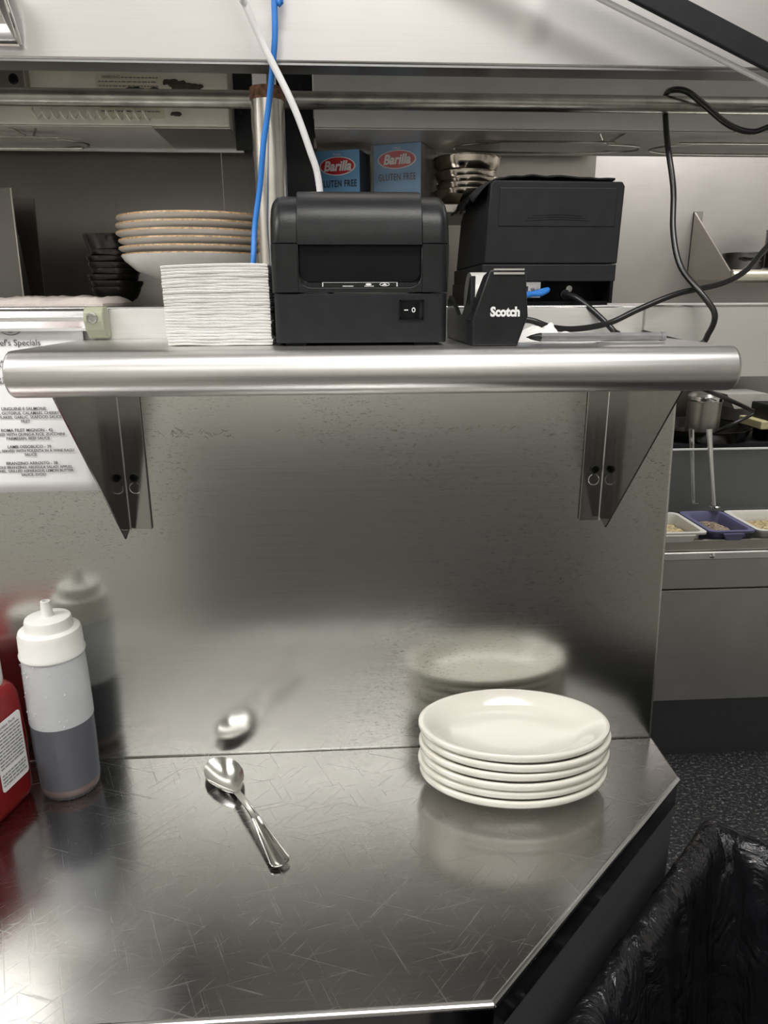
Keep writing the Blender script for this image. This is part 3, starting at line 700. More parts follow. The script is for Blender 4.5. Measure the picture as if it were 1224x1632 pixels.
ml(1.3087, 'PARMESAN, BEEF SAUCE', 0.0042)
ml(1.2995, 'LAMB OSSOBUCO - 39', 0.0046)
ml(1.2950, 'GRILLED, SERVED WITH POLENTA IN A WINE RAGU', 0.0040)
ml(1.2908, 'SAUCE', 0.0042)
ml(1.2812, 'BRANZINO ARROSTO - 38', 0.0046)
ml(1.2767, 'WHOLE BRANZINO, ARUGULA SALAD, APPLES,', 0.0040)
ml(1.2726, 'FENNEL, GRILLED ASPARAGUS, LEMON BUTTER', 0.0040)
ml(1.2684, 'SAUCE, EVOO', 0.0042)
letters('menu_lettering', t, lines, M['ink'], extrude=0.0001, offset=0.00004)
bm = new(); pp = [(MC - 0.003 + 0.012 * math.cos(a), menu_y(1.42) - 0.001, 1.4255 + 0.009 * math.sin(a)) for a in [PI + PI * i / 16 for i in range(17)]]
tube(bm, pp, 0.0004, 6, 0); merge(bm, place(text_bm('EST', 0.003), (MC - 0.003, menu_y(1.42) - 0.001, 1.4195)))
obj('menu_crest', bm, M['ink_grey'], t)

# ------------------------------------------------------------------ napkin stack
NN = 26; HN = 0.0672 / NN
def sheet_wave(u, k):   # shared waviness, growing up the stack
    f = k / NN
    return f * (0.0013 * math.sin(PI * u * 0.9) + 0.0014 * u) + 0.0007 * noise.noise(Vector((u * 3.2, k * 0.22, 0)))
def napkin_bm(k):
    bm = new(); rings = []
    for i in range(33):
        u = i / 32; x = -0.046 + 0.092 * u; e = min(1, min(u, 1 - u) * 20) ** 0.5
        z0 = sheet_wave(u, k); z1 = sheet_wave(u, k + 1) + HN - 0.00015
        yf = 0.0009 * noise.noise(Vector((u * 4, k * 1.7, 4)))
        h = (z1 - z0) * (0.86 + 0.14 * e)
        ring = [(-0.0455 + yf, 0.0), (-0.0466 + yf, 0.14), (-0.0468 + yf, 0.36), (-0.0460 + yf, 0.46), (-0.0460 + yf, 0.50), (-0.0467 + yf, 0.60), (-0.0468 + yf, 0.84), (-0.0458 + yf, 1.0), (0.0, 1.0), (0.045, 1.0), (0.046, 0.5), (0.045, 0.0), (0.0, 0.0)]
        rings.append([(x + 0.0004 * (a_ < -0.04), a_, z0 + b_ * h) for a_, b_ in ring])
    loft(bm, rings); return bm
for k in range(NN):
    lab = 'folded white paper napkin, %s' % ('lowest in the stack beside the printer' if k == 0 else 'topmost in the stack beside the printer' if k == NN - 1 else 'within the stack beside the printer')
    o = obj('paper_napkin', napkin_bm(k), M['napkin'], angle=60)
    o.location = (-0.1052 + 0.0010 * noise.noise(Vector((k * 0.5, 0, 0))) + 0.0003 * random.uniform(-1, 1) - 0.00004 * k, 0.7135 + 0.0005 * random.uniform(-1, 1), ST + 0.0006 + k * HN)
    tag(o, lab, 'napkin', 'paper napkins in the shelf stack')

# ------------------------------------------------------------------ receipt printer (front view)
PX0, PX1, PF, PB = -0.0565, 0.0985, 0.657, 0.790
t = thing('receipt_printer', 'large black receipt printer with rounded lid facing front on the shelf', 'printer', (0.021, 0.72, ST))
bm = new(); prism(bm, rrect(PX0 + 0.0015, PX1 - 0.0015, PF + 0.001, PB, 0.006), 'z', ST + 0.0025, ST + 0.0445)
obj('base', bm, M['black_matte'], t, bevel=0.0008)
for fx in (PX0 + 0.01, PX1 - 0.03):
    for fy in (PF + 0.008, PB - 0.02): obj('foot', Bx(fx, fx + 0.018, fy, fy + 0.012, ST + 0.0002, ST + 0.003), M['black_deep'], t, smooth=False)
# upper shell: rings along x, profile in y,z with large front-top radius
def side_prof(scale_in=0.0, zt=1.5400, z0=ST + 0.0455, rad=0.055):
    yf, yb = PF + scale_in, PB - scale_in; z1 = zt - scale_in
    p = [(yb, z0), (yf, z0)]
    rz = rad
    for k in range(0, 15):
        a = PI + (PI / 2) * k / 14
        # superellipse front-top
        ca, sa = abs(math.cos(a)), abs(math.sin(a))
        p.append((yf + 0.050 * (1 - ca ** 0.75), z1 - rz + rz * sa ** 0.75))
    for k in range(7):
        a = PI / 2 - PI / 2 * k / 6; p.append((yb - 0.02 + 0.02 * math.cos(a), z1 - 0.02 + 0.02 * math.sin(a)))
    return p
def shell(bm, x0, x1, r, rad, zt, left=True, right=True, z0=ST + 0.0455, yo=0.0):
    rings = []
    st = []
    n = 6
    if left: st += [(x0 + r * (1 - math.cos(k / n * PI / 2)), r * (1 - math.sin(k / n * PI / 2))) for k in range(n)]
    st += [(x0 + (r if left else 0), 0), (x1 - (r if right else 0), 0)]
    if right: st += [(x1 - r * (1 - math.cos(k / n * PI / 2)), r * (1 - math.sin(k / n * PI / 2))) for k in range(n - 1, -1, -1)]
    for x, ins in st: rings.append([(x, y + (yo if y < 0.72 else 0), z) for y, z in side_prof(ins, zt, z0, rad)])
    loft(bm, rings)
ZSPL = 1.4965   # seam under the lid
bm = new()
# shoulders (left and right), lower half of shell
LX0, LX1 = -0.0335, 0.0745
def cut_between(bm, zmin, zmax):
    if zmin is not None: bmesh.ops.bisect_plane(bm, geom=bm.verts[:] + bm.edges[:] + bm.faces[:], plane_co=(0, 0, zmin), plane_no=(0, 0, -1), clear_outer=True); 
    if zmax is not None: bmesh.ops.bisect_plane(bm, geom=bm.verts[:] + bm.edges[:] + bm.faces[:], plane_co=(0, 0, zmax), plane_no=(0, 0, 1), clear_outer=True)
    bmesh.ops.holes_fill(bm, edges=[e for e in bm.edges if e.is_boundary], sides=0)
    return bm
for (a, b_, l, r) in ((PX0, LX0, True, False), (LX1, PX1, False, True)):
    bm = new(); shell(bm, a, b_, 0.008, 0.050, 1.5385, l, r); cut_between(bm, None, ZSPL - 0.0004)
    obj('lower_shoulder', bm, M['black_abs'], t, angle=45)
    bm = new(); shell(bm, a, b_, 0.010, 0.050, 1.5385, l, r, yo=-0.0004); cut_between(bm, ZSPL + 0.0004, None)
    obj('upper_shoulder', bm, M['black_abs'], t, angle=45)
bm = new(); shell(bm, LX0 + 0.0003, LX1 - 0.0003, 0.001, 0.052, 1.5425, True, True, yo=-0.0015); cut_between(bm, ZSPL - 0.001, None)
obj('lid', bm, M['black_abs'], t, angle=45)
# front plate below the recess plus the recessed panel
bm = new()
outer = [(LX0, ST + 0.0455), (LX1, ST + 0.0455), (LX1, ZSPL - 0.0008)]
U = rrect(LX0 + 0.0012, LX1 - 0.0012, 1.4605, ZSPL + 0.02, (0.010, 0.010, 0.001, 0.001), 8)
Uc = [p for p in U if p[1] < ZSPL]          # bottom rounded corners, left to right
Upath = [(LX0 + 0.0012, ZSPL - 0.0008)] + Uc + [(LX1 - 0.0012, ZSPL - 0.0008)]
poly = outer + Upath[::-1] + [(LX0, ZSPL - 0.0008)]
prism(bm, poly, 'y', PF, PF + 0.02)
obj('front_frame', bm, M['black_abs'], t, angle=30, bevel=0.0006)
bm = new()
U2 = [(LX0 + 0.0014, ZSPL - 0.001)] + rrect(LX0 + 0.0014, LX1 - 0.0014, 1.4648, ZSPL + 0.02, (0.009, 0.009, 0.001, 0.001), 8)[:18] + [(LX1 - 0.0014, ZSPL - 0.001)]
prism(bm, U2, 'y', PF + 0.0035, PF + 0.02)
obj('front_panel', bm, M['black_deep'], t, angle=30, bevel=0.0005, label='glossy recessed front panel')
bm = new(); prism(bm, [(LX0 + 0.006, 1.4608), (LX1 - 0.006, 1.4608), (LX1 - 0.004, 1.4646), (LX0 + 0.004, 1.4646)], 'y', PF + 0.0018, PF + 0.019)
obj('indicator_strip', bm, M['black_abs'], t, smooth=False)
bm = new(); y0, y1 = PF + 0.0012, PF + 0.0018
def bar(x0, x1, z0, z1): box(bm, x0, x1, y0, y1, z0, z1)
bar(-0.0125, 0.0525, 1.46455, 1.4648); bar(-0.0127, -0.0119, 1.4612, 1.4648); bar(0.0520, 0.0528, 1.4612, 1.4648)
for (x, wd) in ((0.005, 0.0095), (0.024, 0.008)):
    xx = x
    while xx < x + wd - 0.0008: bar(xx, xx + 0.0008, 1.4612, 1.4620); xx += 0.0012
prism(bm, [(0.0275 + 0.0026 * math.cos(a), 1.4631 + 0.0009 * math.sin(a)) for a in [2 * PI * i / 20 for i in range(20)]], 'y', y0, y1)
bm2 = new(); tube(bm2, [(0.0415 + 0.0042 * math.cos(a), y0, 1.4630 + 0.0014 * math.sin(a)) for a in [2 * PI * i / 24 for i in range(25)]], 0.00025, 6, 0); merge(bm, bm2)
prism(bm, [(0.0392, 1.4624), (0.0438, 1.4624), (0.0415, 1.4640)], 'y', y0, y1)
obj('indicator_print', bm, M['white_print'], t, smooth=False)
# rocker switch
bm = new(); sx0, sx1, sz0, sz1 = 0.0545, 0.0760, 1.4335, 1.4500
for q in ((sx0, sx1, sz0, sz0 + 0.0013), (sx0, sx1, sz1 - 0.0013, sz1), (sx0, sx0 + 0.0013, sz0, sz1), (sx1 - 0.0013, sx1, sz0, sz1)): box(bm, q[0], q[1], PF - 0.0006, PF + 0.003, q[2], q[3])
sw = obj('power_switch', bm, M['black_deep'], t, smooth=False)
bm = new(); prism(bm, [(sx0 + 0.0015, PF + 0.0006), (0.068, PF - 0.0012), (sx1 - 0.004, PF - 0.0004), (sx1 - 0.0035, PF + 0.002), (sx0 + 0.0015, PF + 0.002)], 'z', sz0 + 0.0015, sz1 - 0.0015)
obj('rocker', bm, M['black_deep'], sw, smooth=False)
bm = Bx(0.0585, 0.0620, PF - 0.0014, PF - 0.0004, 1.4410, 1.4418)
tube(bm, [(0.0668 + 0.0013 * math.cos(a), PF - 0.0015, 1.4414 + 0.0017 * math.sin(a)) for a in [2 * PI * i / 20 for i in range(21)]], 0.0004, 6, 0)
obj('switch_marks', bm, M['white_print'], sw, smooth=False)

# ------------------------------------------------------------------ tape dispenser
t = thing('tape_dispenser', 'black desk tape dispenser between the printer and the pen', 'tape dispenser', (0.13, 0.71, ST))
TX0, TX1 = 0.1115, 0.1650
fz = ST + 0.0002
# front block: octagonal-ish face lofted back
front = [(0.1235, fz), (0.1560, fz), (0.1655, 1.4370), (0.1610, 1.4735), (0.1305, 1.4745), (0.1165, 1.4330), (0.1235, fz)]
front = [(0.1170, fz), (0.1565, fz), (0.1648, 1.4360), (0.1610, 1.4740), (0.1300, 1.4745), (0.1160, 1.4330)]
bm = new(); r1 = [(x, 0.640, z) for x, z in front]; r0 = [(0.141 + (x - 0.141) * 0.96, 0.6385, 1.44 + (z - 1.44) * 0.97) for x, z in front]
r2 = [(x - 0.001, 0.662, z if z < 1.45 else z - 0.004) for x, z in front]
loft(bm, [r0, r1, r2])
obj('front_block', bm, M['black_abs'], t, angle=20, bevel=0.0008)
sp = [(0.655, fz), (0.790, fz), (0.795, fz + 0.010), (0.792, 1.4500), (0.780, 1.4540), (0.755, 1.4475), (0.720, 1.4350), (0.700, 1.4370), (0.680, 1.4470), (0.664, 1.4690), (0.655, 1.4700)]
for x in (0.1170, 0.1570):
    bm = new(); prism(bm, sp, 'x', x, x + 0.004); obj('side_wall', bm, M['black_abs'], t, angle=30, bevel=0.0008)
bm = new(); prism(bm, [(0.655, fz), (0.790, fz), (0.792, fz + 0.012), (0.66, fz + 0.022)], 'x', 0.1205, 0.1575); obj('base_block', bm, M['black_matte'], t, smooth=False)
bm = new(); box(bm, 0.1330, 0.1595, 0.6375, 0.6400, 1.4705, 1.4722); box(bm, 0.1330, 0.1595, 0.6380, 0.6560, 1.4738, 1.4752)
obj('cutter_blade', bm, M['chrome'], t, smooth=False)
bm = new(); rings = []
for (r, x) in ((0.013, 0.1290), (0.0265, 0.1290), (0.0265, 0.1480), (0.013, 0.1480), (0.013, 0.1290)):
    rings.append([(x, 0.735 + r * math.cos(2 * PI * i / 40), 1.4575 - 0.0085 + r * math.sin(2 * PI * i / 40)) for i in range(40)])
loft(bm, rings, cap=False); obj('tape_roll', bm, M['white_plastic'], t, weld=True)
bm = new(); merge(bm, place(text_bm('Scotch', 0.0108, offset=0.0005, sx=0.88), (0.1445, 0.6382, 1.4395)))
obj('lettering', bm, M['white_print'], t, smooth=False)

# crumpled paper and pen
bm = new(); nx, ny = 46, 26; T_ = []; B_ = []
for j in range(ny + 1):
    for i in range(nx + 1):
        u, v_ = i / nx, j / ny; a = 2 * PI * u
        rr = v_ * (1 + 0.22 * noise.noise(Vector((math.cos(a) * 1.6, math.sin(a) * 1.6, 3))) + 0.06 * noise.noise(Vector((math.cos(a) * 7, math.sin(a) * 7, 1))))
        x = 0.205 + 0.056 * rr * math.cos(a) ; y = 0.712 + 0.040 * rr * math.sin(a)
        hgt = 0.0015 + 0.015 * max(0, 1 - rr) ** 0.6 * (0.6 + 0.8 * abs(noise.noise(Vector((x * 70, y * 70, 0))))) * (0.25 if y < 0.69 else 1) * (1.0 if x < 0.21 else 0.5)
        hgt *= min(1, max(0.12, (y - 0.682) * 60))
        T_.append(bm.verts.new((x, y, ST + 0.0006 + hgt * (1 if v_ < 1 else 0.3)))); B_.append(bm.verts.new((x, y, ST + 0.0003)))
W_ = nx + 1
for j in range(ny):
    for i in range(nx):
        a = j * W_ + i
        bm.faces.new((T_[a], T_[a + 1], T_[a + W_ + 1], T_[a + W_])); bm.faces.new((B_[a], B_[a + W_], B_[a + W_ + 1], B_[a + 1]))
for i in range(nx): a = ny * W_ + i; bm.faces.new((T_[a], T_[a + 1], B_[a + 1], B_[a]))
tag(obj('crumpled_napkin', bm, M['napkin'], weld=True), 'crumpled white paper napkin behind the pen on the shelf', 'napkin')
py = 0.675; pz = ST + 0.0055
t = thing('ballpoint_pen', 'smoky clear ballpoint pen lying near the right end of the shelf', 'pen', (0.24, py, ST))
bm = new(); tube(bm, [(0.186, py, pz), (0.302, py, pz)], 0.0040, 6, 0); obj('barrel', bm, M['pen_clear'], t, smooth=False)
bm = new(); tube(bm, [(0.188, py, pz), (0.262, py, pz)], 0.0018, 10, 0); obj('ink_tube', bm, M['ink'], t)
bm = new(); lathe(bm, [(0.0004, 0), (0.0009, 0.002), (0.0018, 0.0035), (0.0032, 0.009), (0.0040, 0.0135), (0, 0.0135)], (0, 0, 0), 16)
bm.transform(Matrix.Translation((0.1735, py, pz)) @ Matrix.Rotation(PI / 2, 4, 'Y')); obj('tip', bm, M['black_abs'], t, label='black pen tip')
bm = new(); tube(bm, [(0.3005, py, pz), (0.3045, py, pz)], 0.0043, 14, 0); obj('end_plug', bm, M['pen_clear'], t)

# ------------------------------------------------------------------ second printer seen from its back, on the ledge
QX0, QX1, QF, QB = 0.1585, 0.3105, 0.822, 1.02
LZ2 = LZ + 0.0003
t = thing('label_printer', 'black printer on the pass ledge showing its open cable compartment', 'printer', (0.235, 0.92, LZ))
bm = new()   # upper body with sloping left shoulder, rounded back
body = [(QX0 + 0.0015, 1.4875), (QX1 - 0.002, 1.4875), (QX1, 1.566), (QX1 - 0.003, 1.5705), (QX0 + 0.010, 1.5715), (QX0 + 0.0065, 1.568)]
body_f = body
rings = [[(x, QF, z) for x, z in body], [(x, QB - 0.05, z) for x, z in body], [(0.235 + (x - 0.235) * 0.98, QB, z - (0.018 if z > 1.5 else 0)) for x, z in body]]
loft(bm, rings); obj('upper_body', bm, M['black_matte'], t, angle=30, bevel=0.0015)
obj('rear_cover', Bx(0.1745, 0.3020, QF - 0.0009, QF + 0.001, 1.5255, 1.5640), M['black_matte'], t, smooth=False, bevel=0.0007)
bm = new()
for k, (xa, xb, z) in enumerate(((0.211, 0.265, 1.5375), (0.206, 0.270, 1.5350), (0.203, 0.274, 1.5325))):
    tube(bm, [(xa, QF - 0.0008, z - 0.0012), ((xa + xb) / 2, QF - 0.0010, z), (xb, QF - 0.0008, z - 0.0012)], 0.0005, 6, 6)
obj('grip_ridge', bm, M['black_matte'], t)
obj('waist_band', Bx(QX0 - 0.0005, QX1 - 0.003, QF - 0.0006, QB - 0.004, 1.4690, 1.4868), M['black_matte'], t, smooth=False, bevel=0.001)
bm = new(); box(bm, QX0 - 0.0015, QX0 + 0.003, QF + 0.002, QB, LZ2, 1.4692); box(bm, QX1 - 0.008, QX1 - 0.0045, QF, QB, LZ2 + 0.002, 1.4692)
box(bm, QX0 + 0.003, QX1 - 0.008, QB - 0.005, QB, LZ2, 1.4692); box(bm, QX0 + 0.003, QX1 - 0.008, QF + 0.004, QB - 0.005, LZ2, LZ2 + 0.004); box(bm, QX0 + 0.003, QX1 - 0.008, QF + 0.05, QF + 0.053, LZ2 + 0.004, 1.4692)
obj('lower_body', bm, M['black_deep'], t, smooth=False)
cp = obj('connector_plate', Bx(0.200, 0.2270, QF + 0.010, QF + 0.012, 1.4520, 1.4685), M['alu'], t, smooth=False, label='pale metal connector plate')
bm = new()
for q in ((0.2185, 1.4605), (0.2240, 1.4585)):
    lathe_b = new(); lathe(lathe_b, [(0, 0.0012), (0.0018, 0.001), (0.0022, 0)], (0, 0, 0), 14); merge(bm, place(lathe_b, (q[0], QF + 0.010, q[1])))
obj('plate_screw', bm, M['screw'], cp)
obj('network_socket', Bx(0.2035, 0.2120, QF + 0.006, QF + 0.0105, 1.4560, 1.4640), M['navy_card'], cp, smooth=False)
bm = new(); lathe(bm, [(0, 0.0015), (0.0035, 0.0012), (0.0040, 0)], (0, 0, 0), 20); place(bm, (0.2600, QF + 0.012, 1.4612)); obj('screw', bm, M['screw'], t)
bm = new(); lathe(bm, [(0.0018, 0), (0.0035, 0.0), (0.0050, 0.003), (0.0050, 0.010), (0, 0.010)], (0, 0, 0), 20); place(bm, (0.2545, QF + 0.016, 1.4555)); obj('power_socket', bm, M['black_matte'], t)
# black cloth draped on it
bm = new(); nx, ny = 40, 24; G = []
for j in range(ny + 1):
    for i in range(nx + 1):
        u, v_ = i / nx, j / ny
        x = QX0 - 0.004 + (QX1 - QX0 - 0.004) * u; y = QF + 0.010 + 0.17 * v_
        z = 1.5735 + 0.006 * math.sin(PI * min(1, u * 1.15)) * (0.4 + math.sin(PI * v_)) + 0.0022 * noise.noise(Vector((u * 9, v_ * 6, 0)))
        if u < 0.15:
            d = (0.15 - u) / 0.15; z -= 0.028 * d ** 1.5 * (0.7 + 0.5 * noise.noise(Vector((v_ * 8, 3, 0)))) ; x -= 0.0035 * d; 
        G.append(bm.verts.new((x, y, z)))
W_ = nx + 1
for j in range(ny):
    for i in range(nx):
        a = j * W_ + i; bm.faces.new((G[a], G[a + 1], G[a + W_ + 1], G[a + W_]))
o = obj('black_cloth', bm, M['black_cloth']); md = o.modifiers.new('thick', 'SOLIDIFY'); md.thickness = 0.002; md.offset = 1
tag(o, 'rumpled black cloth draped over the top of the rear printer', 'cloth')

# ------------------------------------------------------------------ cables
def cable(name, pts, r, mat, label):
    bm = new(); tube(bm, pts, r, 12, 10); return tag(obj(name, bm, mat), label, 'cable')
cable('white_cable_and_glint', [(-0.33, 0.76, 2.598), (-0.25, 0.76, 2.15), PXP(352, -90, 0.765), PXP(388, 0, 0.77), PXP(420, 72, 0.78), PXP(466, 165, 0.785), PXP(494, 240, 0.79), PXP(508, 290, 0.795), (-0.012, 0.80, 1.50), (-0.005, 0.797, 1.44)], 0.0034, M['white_cable_and_glint'], 'white cable slanting down from the canopy to behind the front printer')
cable('network_cable', [(-0.16, 0.786, 2.598), (-0.14, 0.786, 2.2), PXP(432, -90, 0.786), PXP(437, 0, 0.786), PXP(438, 60, 0.786), PXP(434, 110, 0.79), PXP(428, 170, 0.80), PXP(420, 230, 0.805), PXP(414, 300, 0.81), PXP(406, 360, 0.81), PXP(404, 410, 0.80), (-0.088, 0.797, 1.47), (-0.086, 0.7945, 1.425), (-0.086, 0.792, 1.4145)], 0.0029, M['blue_cable'], 'blue network cable hanging down in front of the steel post')
cable('network_cable', [(0.205, QF + 0.008, 1.4580), (0.213, QF + 0.0, 1.4555), PXP(872, 462, 0.815), PXP(862, 468, 0.808), PXP(842, 470, 0.803), (0.190, 0.79, 1.447), (0.175, 0.785, 1.430), (0.17, 0.79, 1.4145)], 0.0029, M['blue_cable'], 'short blue network cable plugged into the rear printer')
cable('power_cord', [(1.26, 0.855, 1.647), (0.85, 0.86, 1.64), PXP(1300, 170, 0.85), PXP(1224, 203, 0.85), PXP(1195, 210, 0.855), PXP(1160, 198, 0.86), PXP(1120, 165, 0.862), PXP(1095, 146, 0.866), PXP(1074, 143, 0.875), PXP(1062, 150, 0.895), PXP(1060, 175, 0.89), PXP(1064, 230, 0.87), PXP(1073, 300, 0.85), PXP(1073, 370, 0.83), PXP(1085, 425, 0.81), PXP(1118, 468, 0.785), PXP(1139, 500, 0.775), PXP(1130, 530, 0.78), PXP(1108, 549, 0.785), (0.33, 0.79, 1.4150)], 0.0032, M['rubber'], 'black power cord looped over the pipe and dropping to the shelf end')
cable('power_cord', [(1.26, 0.87, 1.60), (0.85, 0.87, 1.585), PXP(1300, 325, 0.86), PXP(1224, 392, 0.84), PXP(1190, 430, 0.82), PXP(1150, 452, 0.81), PXP(1080, 468, 0.795), PXP(1020, 492, 0.79), PXP(970, 515, 0.785), PXP(920, 524, 0.77), PXP(880, 522, 0.76), PXP(840, 510, 0.76), (0.172, 0.765, 1.424), (0.150, 0.797, 1.4165)], 0.0032, M['rubber'], 'black power cord sweeping from the right edge to behind the tape dispenser')
cable('power_cord', [(0.2545, QF + 0.0155, 1.4555), (0.2535, QF + 0.006, 1.4550), (0.262, QF - 0.008, 1.4520), (0.275, QF - 0.022, 1.4400), (0.290, QF - 0.035, 1.4240), (0.297, QF - 0.040, 1.4160), (0.302, QF - 0.036, 1.4145)], 0.0032, M['rubber'], 'short black power cord plugged into the rear printer')
bm = new()   # flat black conduit at the upper right
a = PXP(640, -212, 0.755); b_ = PXP(1600, 287, 0.755); d = (b_ - a).normalized(); nrm = Vector((-d.z, 0, d.x))
pts = [a - nrm * 0.0105, b_ - nrm * 0.0105, b_ + nrm * 0.0105, a + nrm * 0.0105]
q = [[(p.x, yy, p.z) for p in pts] for yy in (0.752, 0.758)]
loft(bm, q)
tag(obj('flat_strap', bm, M['black_matte'], smooth=False, bevel=0.0015), 'flat black strap slanting across the upper right corner', 'strap')
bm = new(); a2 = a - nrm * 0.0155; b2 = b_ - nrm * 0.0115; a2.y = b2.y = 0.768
tube(bm, [a2, b2], 0.0026, 10, 0)  # white rod drawn as the bright highlight below the strap
tag(obj('white_cable_and_glint', bm, M['white_cable_and_glint']), 'thin white rod standing in for the highlight just under the flat black strap', 'cable')
# bent tab at the top left
t = thing('steel_hook', 'bent shiny steel hook at the top left corner of the canopy', 'hook', (-0.308, 0.79, 1.68))
bm = new(); rings = []
for k in range(14):
    f = k / 13; a = f * PI * 0.9
    cx = -0.3085; z = 1.680 + 0.052 * f; yy = 0.797 - 0.022 * math.sin(f * PI); wd = 0.030 - 0.006 * f
    rings.append([(cx - wd / 2 - 0.03, yy, z), (cx + wd / 2 - 0.004 * math.sin(f * PI), yy, z), (cx + wd / 2 - 0.004 * math.sin(f * PI), yy - 0.002, z), (cx - wd / 2 - 0.03, yy - 0.002, z)])
loft(bm, rings); obj('strap', bm, M['chrome'], t, angle=60)
bm = new(); tube(bm, [(-0.3015, 0.776, 1.735), (-0.2975, 0.778, 1.722), (-0.2935, 0.785, 1.70), (-0.293, 0.795, 1.682)], 0.0022, 10, 6); obj('rolled_edge', bm, M['chrome'], t)

# ------------------------------------------------------------------ squeeze bottle
bc = (-0.3255, 0.751, 0.9002)
t = thing('squeeze_bottle', 'tall clear squeeze bottle half full of dark sauce by the steel wall', 'squeeze bottle', bc)
bm = new(); pr = [(0.026, 0.0), (0.030, 0.001), (0.0322, 0.004), (0.0335, 0.012), (0.0345, 0.06), (0.0345, 0.110), (0.0338, 0.150), (0.0328, 0.178)]
lathe(bm, [(0, 0.0008)] + pr[:5] + [(0.0345, 0.0935)], bc, 56); obj('lower_body', bm, M['bottle'], t, label='lower body filled with dark sauce')
bm = new(); lathe(bm, [(0.0345, 0.0937)] + pr[5:], bc, 56); obj('upper_body', bm, M['bottle_fog'], t, label='misted empty upper body')
bm = new(); ps = [(0, 0.0015), (0.026, 0.0015), (0.0312, 0.005), (0.0325, 0.014), (0.0335, 0.06), (0.0335, 0.0935), (0, 0.0935)]
lathe(bm, ps, bc, 56, mat=[1, 1, 1, 0, 0, 0]); obj('sauce', bm, [M['sauce'], M['sauce_red']], t, angle=50)
bm = new(); pc_ = [(0.0325, 0.174), (0.0345, 0.1745), (0.0348, 0.177), (0.0336, 0.179), (0.0332, 0.199), (0.0318, 0.203), (0.029, 0.2045), (0.0255, 0.205), (0.0248, 0.207), (0.0245, 0.214), (0.0235, 0.2165), (0.020, 0.2175), (0.0072, 0.2185), (0.0064, 0.2205), (0.0052, 0.2355), (0.0034, 0.2358), (0.0030, 0.225), (0, 0.225)]
lathe(bm, pc_, bc, 56); cp_ = obj('screw_cap', bm, M['bottle_cap'], t, angle=40)
bm = new(); rr_ = random.Random(5)
for k in range(46):
    a_ = rr_.uniform(-2.6, -0.9); z_ = 0.097 + 0.075 * rr_.random() ** 2.2; r_ = rr_.uniform(0.0003, 0.0010)
    b2 = new(); bmesh.ops.create_icosphere(b2, subdivisions=1, radius=r_); b2.transform(Matrix.Translation((bc[0] + 0.0346 * math.cos(a_), bc[1] + 0.0346 * math.sin(a_), bc[2] + z_)) @ Matrix.Diagonal((1, 1, 1.2, 1))); merge(bm, b2)
o = obj('droplets', bm, M['bottle_fog'], t); o['kind'] = 'stuff'

# ------------------------------------------------------------------ red jug
JR = math.radians(-13.6); cj, sj = math.cos(JR), math.sin(JR)
jc = Vector((-0.4345, 0.681))
t = thing('sauce_jug', 'red plastic sauce jug with white cap and label cut off at left', 'jug', (jc.x, jc.y, 0.90))
def J(x, y, z): return (jc.x + x * cj - y * sj, jc.y + x * sj + y * cj, z)
def jring(z, hx, hy, r, ox=0.0, oy=0.0): return [J(x + ox, y + oy, z) for x, y in rrect(-hx, hx, -hy, hy, r, 6)]
bm = new(); rings = [jring(0.9003, 0.046, 0.074, 0.014), jring(0.903, 0.052, 0.081, 0.018), jring(0.912, 0.0550, 0.0850, 0.020), jring(0.975, 0.0560, 0.0860, 0.018), jring(1.030, 0.0545, 0.0845, 0.018), jring(1.040, 0.0525, 0.0825, 0.020), jring(1.0465, 0.047, 0.077, 0.020), jring(1.0485, 0.040, 0.070, 0.020)]
loft(bm, rings); obj('jug_body', bm, M['jug_red'], t, angle=60)
cc = J(0.022, 0.055, -0.0105)
bm = new(); lathe(bm, [(0.0, 1.058), (0.024, 1.058), (0.0245, 1.062), (0.0245, 1.084), (0.022, 1.0865), (0, 1.087)], cc, 40); obj('cap', bm, M['white_plastic'], t, angle=40)
def JP(bm, y, z, off):   # local plane on the right side: x runs to the back, y up
    mt = Matrix(((-sj, 0, cj, 0), (cj, 0, sj, 0), (0, 1, 0, 0), (0, 0, 0, 1))); bm.transform(mt)
    p = J(off, y, z); bm.transform(Matrix.Translation(p)); return bm
bm = new(); prism(bm, rrect(-0.019, 0.024, -0.040, 0.040, 0.004), 'z', 0, 0.0006)
lb = obj('label_sticker', JP(bm, 0.044, 0.975, 0.0562), M['white_print'], t, smooth=False)
bm = new(); merge(bm, text_bm('Nutrition Facts', 0.0052, extrude=0.0001, align='LEFT')); bm.transform(Matrix.Translation((-0.017, 0.034, 0)))
for k in range(16):
    yy = 0.0290 - 0.0041 * k
    if k == 11: continue
    x = -0.017
    while x < 0.019:
        l = min(random.uniform(0.002, 0.008), 0.021 - x); box(bm, x, x + l, yy - 0.0007, yy + 0.0007, 0, 0.0002); x += l + 0.0012
obj('label_print', JP(bm, 0.044, 0.975, 0.0570), M['ink_grey'], lb, smooth=False)
bm = new()
tube(bm, [J(0.0548, 0.004, 0.925), J(0.0556, 0.006, 0.94), J(0.0560, 0.004, 0.99), J(0.056, -0.006, 1.004), J(0.0555, -0.03, 1.008)], 0.0035, 10, 8)
tube(bm, [J(0.0548, 0.004, 0.925), J(0.0552, -0.006, 0.918), J(0.0552, -0.04, 0.916)], 0.0035, 10, 8)
obj('grip_ridge', bm, M['jug_red'], t)
letters('date_print', t, [('17', 0.006, J(0.0520, -0.010, 1.0440)), ('02:30', 0.006, J(0.0520, 0.020, 1.0440))], M['ink'], xdir=(-sj, cj, 0), updir=(-cj * 0.6, -sj * 0.6, 0.8))

